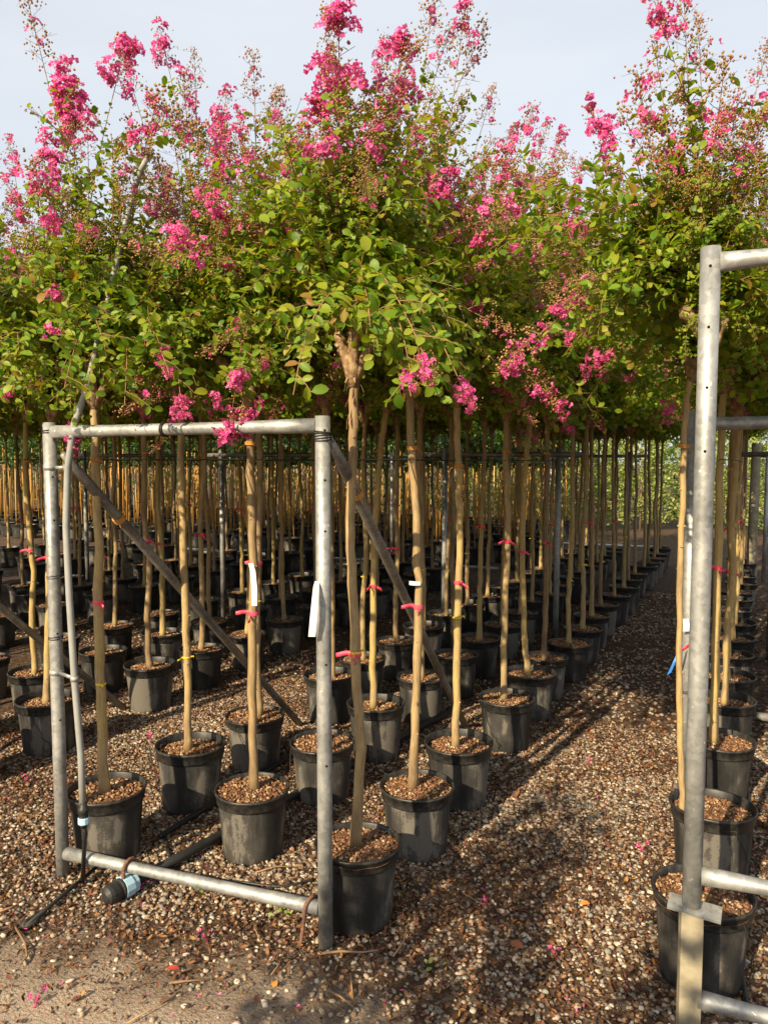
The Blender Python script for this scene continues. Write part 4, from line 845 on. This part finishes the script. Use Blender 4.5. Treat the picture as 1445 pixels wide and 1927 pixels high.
strip('plant_tag', [at_depth(597, 1094, rdp + .018), at_depth(595, 1104, rdp), at_depth(593, 1130, rdp - .012), at_depth(590, 1165, rdp - .012), at_depth(587, 1198, rdp)], RIGHT, [.014, .017, .020, .022, .022], .0008, M_WHITE, 'white plastic plant tag hanging on the right post of the frame')
adp = depth_of(-1.77, 2.45, 1.1) - .03
strip('plant_tag', [at_depth(468, 1062, adp + .005), at_depth(472, 1060, adp - .01), at_depth(476, 1075, adp - .012), at_depth(479, 1110, adp - .008), at_depth(479, 1140, adp)], RIGHT, [.018, .018, .02, .022, .02], .0008, M_WHITE, 'curled white plastic tag on the trunk in the middle of the frame')
bdp = depth_of(-1.2, 2.75, 1.1) - .03; strip('plant_tag', [at_depth(770, 1097, bdp), at_depth(780, 1098, bdp), at_depth(791, 1098, bdp + .01)], (0, 0, 1), .016, .0008, M_WHITE, 'small white paper tag under pink tape on a path-side trunk')
sdp = depth_of(SX, SY, 1) - .04; strip('plant_tag', [at_depth(1289, 1165, sdp), at_depth(1291, 1176, sdp - .006), at_depth(1290, 1188, sdp)], RIGHT, .026, .0008, M_WHITE, 'small white tag beside the tall right post above the blue ribbon')
strip('blue_ribbon', [at_depth(1284, 1213, sdp - .03), at_depth(1277, 1225, sdp - .05), at_depth(1268, 1246, sdp - .055), at_depth(1258, 1268, sdp - .05)], (.7, .3, .6), [.012, .018, .02, .022], .0008, M_BLUE, 'loose blue ribbon hanging left of the tall right post', 'ribbon')

# ------------------------------------------------------------------ far ground: caned saplings, shrubs, hedge, pipes
cane_b = MB(); cane_b.tube([(0, 0, .2), (.01, .005, 1.0), (.0, .01, 1.85)], [.011, .010, .009], 6); CANE_ME = cane_b.mesh('cane', M_CANE)
def sapling_leaves(seed):
    r_ = np.random.default_rng(seed); n = 170; Ms = []
    for i in range(n):
        z = 1.45 + .85 * r_.beta(1.4, 1.2); rr = .28 * r_.uniform(.1, 1); w = r_.uniform(0, 6.28); Ms.append(m44(frame_from(r_.normal(0, 1, 3), np.array([0, 0, 1.0]) + r_.normal(0, .5, 3)), (rr * math.cos(w), rr * math.sin(w), z), r_.uniform(.07, .12)))
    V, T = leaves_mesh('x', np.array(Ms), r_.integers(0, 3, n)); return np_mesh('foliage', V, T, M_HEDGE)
SAPL = [sapling_leaves(i) for i in range(3)]
cnt = 0
for j, y in enumerate(np.arange(10.6, 16.5, .72)):
    for x in np.arange(-17.5, -3.1 if y > 14 else -2.9, .5):
        ang = math.degrees(math.atan2(-x, y)) - YAW
        if abs(ang) > 30 or cnt > 262: continue
        cnt += 1; xx, yy = x + rnd.uniform(-.15, .15), y + rnd.uniform(-.12, .12)
        t = tag(empty('caned_sapling', (xx, yy, 0), rnd.uniform(0, 6.28)), 'sapling on thin yellow canes in black pot, far block behind the trunks', 'sapling', 'caned saplings in the far block')
        p = link('pot', POT_ME, t); link('rim', RIM_ME, p)
        for k in range(3): link('cane', CANE_ME, t, Matrix.Translation((rnd.uniform(-.1, .1), rnd.uniform(-.1, .1), 0)) @ Euler((rnd.uniform(-.03, .03), rnd.uniform(-.03, .03), rnd.uniform(0, 6))).to_matrix().to_4x4() @ Matrix.Diagonal((1, 1, rnd.uniform(.9, 1.1), 1)))
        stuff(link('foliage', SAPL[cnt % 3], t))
def shrub_mesh(seed, h, w, m, n, ls):
    r_ = np.random.default_rng(seed); Ms = []
    for i in range(n):
        z = h * (.06 + .94 * r_.beta(1.2, 1.2)); rr = w * (1 - .5 * (z / h) ** 2) * r_.uniform(.25, 1) ** .6 * (1 + .25 * math.sin(z * 7 + seed)); a = r_.uniform(0, 6.28)
        Ms.append(m44(frame_from(np.array([math.cos(a), math.sin(a), r_.uniform(.2, 1.4)]) + r_.normal(0, .35, 3), np.array([0, 0, 1.0]) + r_.normal(0, .6, 3)), (rr * math.cos(a), rr * math.sin(a), z), ls * r_.uniform(.6, 1.3)))
    V, T = leaves_mesh('x', np.array(Ms), r_.integers(0, 3, n)); return np_mesh('foliage', V, T, m)
SHR = [shrub_mesh(40 + i, 2.5, .42, M_SHRUB, 1700, .075) for i in range(3)]
st_ = MB(); st_.tube([(0, 0, 0), (.02, 0, .9), (0, .02, 2.1)], [.02, .015, .006], 7); SHST = st_.mesh('stem', M_BARK)
for i in range(26):
    x = -6.5 + i * .42 + rnd.uniform(-.12, .12); y = 16.8 + rnd.uniform(0, 2.0) + (.9 if -1.5 < x < -.4 else 0); s = rnd.uniform(.85, 1.2)
    t = tag(empty('columnar_shrub', (x, y, 0), rnd.uniform(0, 6)), 'tall loose yellow-green shrub in the row closing the far end', 'shrub', 'shrubs closing the far end of the path'); t.scale = (s, s, s * rnd.uniform(.9, 1.15)); stuff(link('foliage', SHR[i % 3], t)); link('stem', SHST, t)
def hedge_mass():
    n = 16000; Ms = np.zeros((n, 4, 4)); Ms[:, 3, 3] = 1; s = rng.uniform(.10, .22, n); Ms[:, :3, :3] = euler_stack(n, .8, .8) * s[:, None, None]
    u = rng.uniform(0, 1, n); Ms[:, 0, 3] = -30 + 42 * u; Ms[:, 1, 3] = 20.5 + rng.uniform(0, 1.6, n) + .5 * np.sin(u * 60); Ms[:, 2, 3] = (3.0 + .5 * np.sin(u * 47)) * rng.uniform(0, 1, n) ** .8
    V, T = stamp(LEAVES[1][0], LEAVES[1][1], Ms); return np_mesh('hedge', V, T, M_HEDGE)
stuff(tag(link('hedge', hedge_mass()), 'distant dense green hedge closing the nursery behind all rows', 'hedge'))
for (a, b_, lab) in (((-6.5, 13.75), (-1.5, 14.0), 'pale ground pipe crossing behind the last pots of the middle block'), ((-2.6, 6.0), (-1.72, 6.12), 'short pale ground pipe showing between path-side pots'), ((-9.0, 10.2), (-3.2, 10.25), 'pale ground pipe in front of the caned saplings'), ((.05, 5.0), (1.2, 5.05), 'pale ground pipe at the right edge behind the pots')):
    mb = MB(); mb.tube([(a[0], a[1], .05), ((a[0] + b_[0]) / 2, (a[1] + b_[1]) / 2, .045), (b_[0], b_[1], .05)], .025, 10); tag(link('ground_pipe', mb.mesh('ground_pipe', M_GALV)), lab, 'pipe')
t = tag(empty('old_post', (.02, 10.6, 0)), 'thick grey timber post with small white plate, far right', 'post'); mb = MB(); mb.tube([(0, 0, 0), (.005, 0, .08), (0, 0, .6), (.01, 0, 1.8)], [.068, .060, .058, .055], 12); link('shaft', mb.mesh('shaft', M_WOOD), t); mb = MB(); mb.box((-.002, -.063, 1.02), (.022, .003, .014)); link('number_plate', mb.mesh('number_plate', M_WHITE, False), t)

# ------------------------------------------------------------------ fallen things near the camera
def twig(uv, rad, lab, m=M_TWIG):
    P = [on_plane(u, v, .012 + .006 * (i % 2)) for i, (u, v) in enumerate(uv)]; mb = MB(); mb.tube(P, list(np.linspace(rad, rad * .6, len(P))), 6); tag(link('fallen_twig', mb.mesh('fallen_twig', m)), lab, 'twig', 'fallen twigs on the ground')
for uv, rad, lab in (([(320, 1850), (350, 1846), (395, 1843)], .0042, 'orange-brown twig lying on the sandy patch, bottom left'), ([(30, 1745), (48, 1775), (52, 1800), (40, 1812)], .004, 'curved tan twig below the iron stake'), ([(600, 1795), (640, 1790), (680, 1792), (712, 1788)], .0045, 'split orange twig at the foot of the right post'),
  ([(478, 1740), (486, 1762), (488, 1768)], .003, 'short tan twig left of the right rusty hook'), ([(480, 1642), (520, 1630), (560, 1632)], .003, 'long brown twig under the bottom rail behind it'), ([(615, 1862), (640, 1875), (665, 1895)], .0038, 'pale twig at bottom centre below the front pot'), ([(660, 1835), (663, 1870)], .0035, 'upright-pointing orange twig at bottom centre'),
  ([(510, 1835), (525, 1815), (530, 1800)], .003, 'dark forked twig left of the front post foot'), ([(0, 1715), (20, 1708), (36, 1702)], .004, 'orange twig at the left edge near the stake'), ([(240, 1925), (290, 1895), (345, 1865)], .0022, 'very thin dark twig crossing the sand at bottom left'), ([(740, 1800), (760, 1770), (768, 1735)], .003, 'brown curved twig right of the front pot'), ([(870, 1680), (905, 1700), (915, 1702)], .0025, 'pale thin twig on the path right of front pot')):
    twig(uv, rad, lab)
def fallen(name, u, v, size, m, lab, cat, rz): o = link(name, LEAF_ME[1].copy()); o.data.materials.clear(); o.data.materials.append(m); p = on_plane(u, v, .02); o.matrix_world = Matrix.Translation(p) @ Matrix.Rotation(rz, 4, 'Z') @ Matrix.Rotation(.25, 4, 'X') @ Matrix.Scale(size, 4); tag(o, lab, cat)
fallen('fallen_leaf', 313, 1822, .042, M_REDLEAF, 'single red leaf lying on the sandy patch', 'leaf', -1.2); fallen('fallen_leaf', 985, 1785, .05, plain('rust_leaf', (.30, .10, .05), .6), 'rusty brown leaf on the gravel path at bottom right', 'leaf', 1.3)
fallen('fallen_leaf', 515, 1858, .03, M_ORLEAF, 'small orange leaf on sand at bottom centre', 'leaf', .4); fallen('fallen_leaf', 1110, 1700, .035, M_ORLEAF, 'small orange leaf in the sunlit gravel of the path', 'leaf', 2.0)
BLV, BLT, BLM = panicle(.02, .012, 5, 0, 901); BL_ME = np_mesh('fallen_blossom', BLV, BLT, PM_MATS, True, BLM)
for u, v, lab in ((383, 1768, 'pink blossom on bare ground below the bottom rail'), (75, 1882, 'pink blossom on pale sand at bottom left'), (266, 1667, 'pink blossom beside the blue coupling'), (50, 1470, 'pink blossom on gravel left of the left post'), (282, 1390, 'pink blossom on gravel behind the left tree pot'), (1106, 1432, 'pink blossom on the sunlit middle of the path'), (1210, 1600, 'pink blossom left of the second right-hand pot'), (910, 1695, 'pink blossom on shaded path gravel'), (1040, 1800, 'pink blossom low on the path between the frames')):
    o = link('fallen_blossom', BL_ME); p = on_plane(u, v, .014); o.location = p; o.scale = (.62, .62, .62); o.rotation_euler = (0, 0, rnd.uniform(0, 6)); tag(o, lab, 'blossom', 'fallen pink blossoms')
WEED = []
for u, v, n_, lab in ((535, 1720, 26, 'small green weed under the right end of the bottom rail'), (815, 1828, 8, 'tiny weed sprout on the path right of front pot'), (378, 1678, 7, 'tiny weed below the bottom rail centre')):
    r_ = np.random.default_rng(int(u)); Ms = [m44(frame_from(np.array([r_.normal(), r_.normal(), r_.uniform(.2, 1)]), np.array([0, 0, 1.0]) + r_.normal(0, .4, 3)), (r_.normal(0, .022), r_.normal(0, .014), r_.uniform(.008, .03)), r_.uniform(.012, .024)) for _ in range(n_)]
    V, T = leaves_mesh('x', np.array(Ms), r_.integers(0, 3, n_)); o = link('weed', np_mesh('weed', V, T, M_SHRUB)); o.location = on_plane(u, v); tag(o, lab, 'weed')

# unseen shrubs added behind the camera to throw shade on the front pots
for x, y, h, lab in ((-1.35, -.95, 1.06, 'straight behind the viewer'), (-.55, -.80, .80, 'right behind the viewer')):
    t = tag(empty('columnar_shrub', (x, y, 0), x * 3), 'unseen tall shrub added to shade the foreground, ' + lab, 'shrub', 'unseen shrubs added for foreground shade'); t.scale = (.9, .9, h); stuff(link('foliage', SHR[0], t)); link('stem', SHST, t)
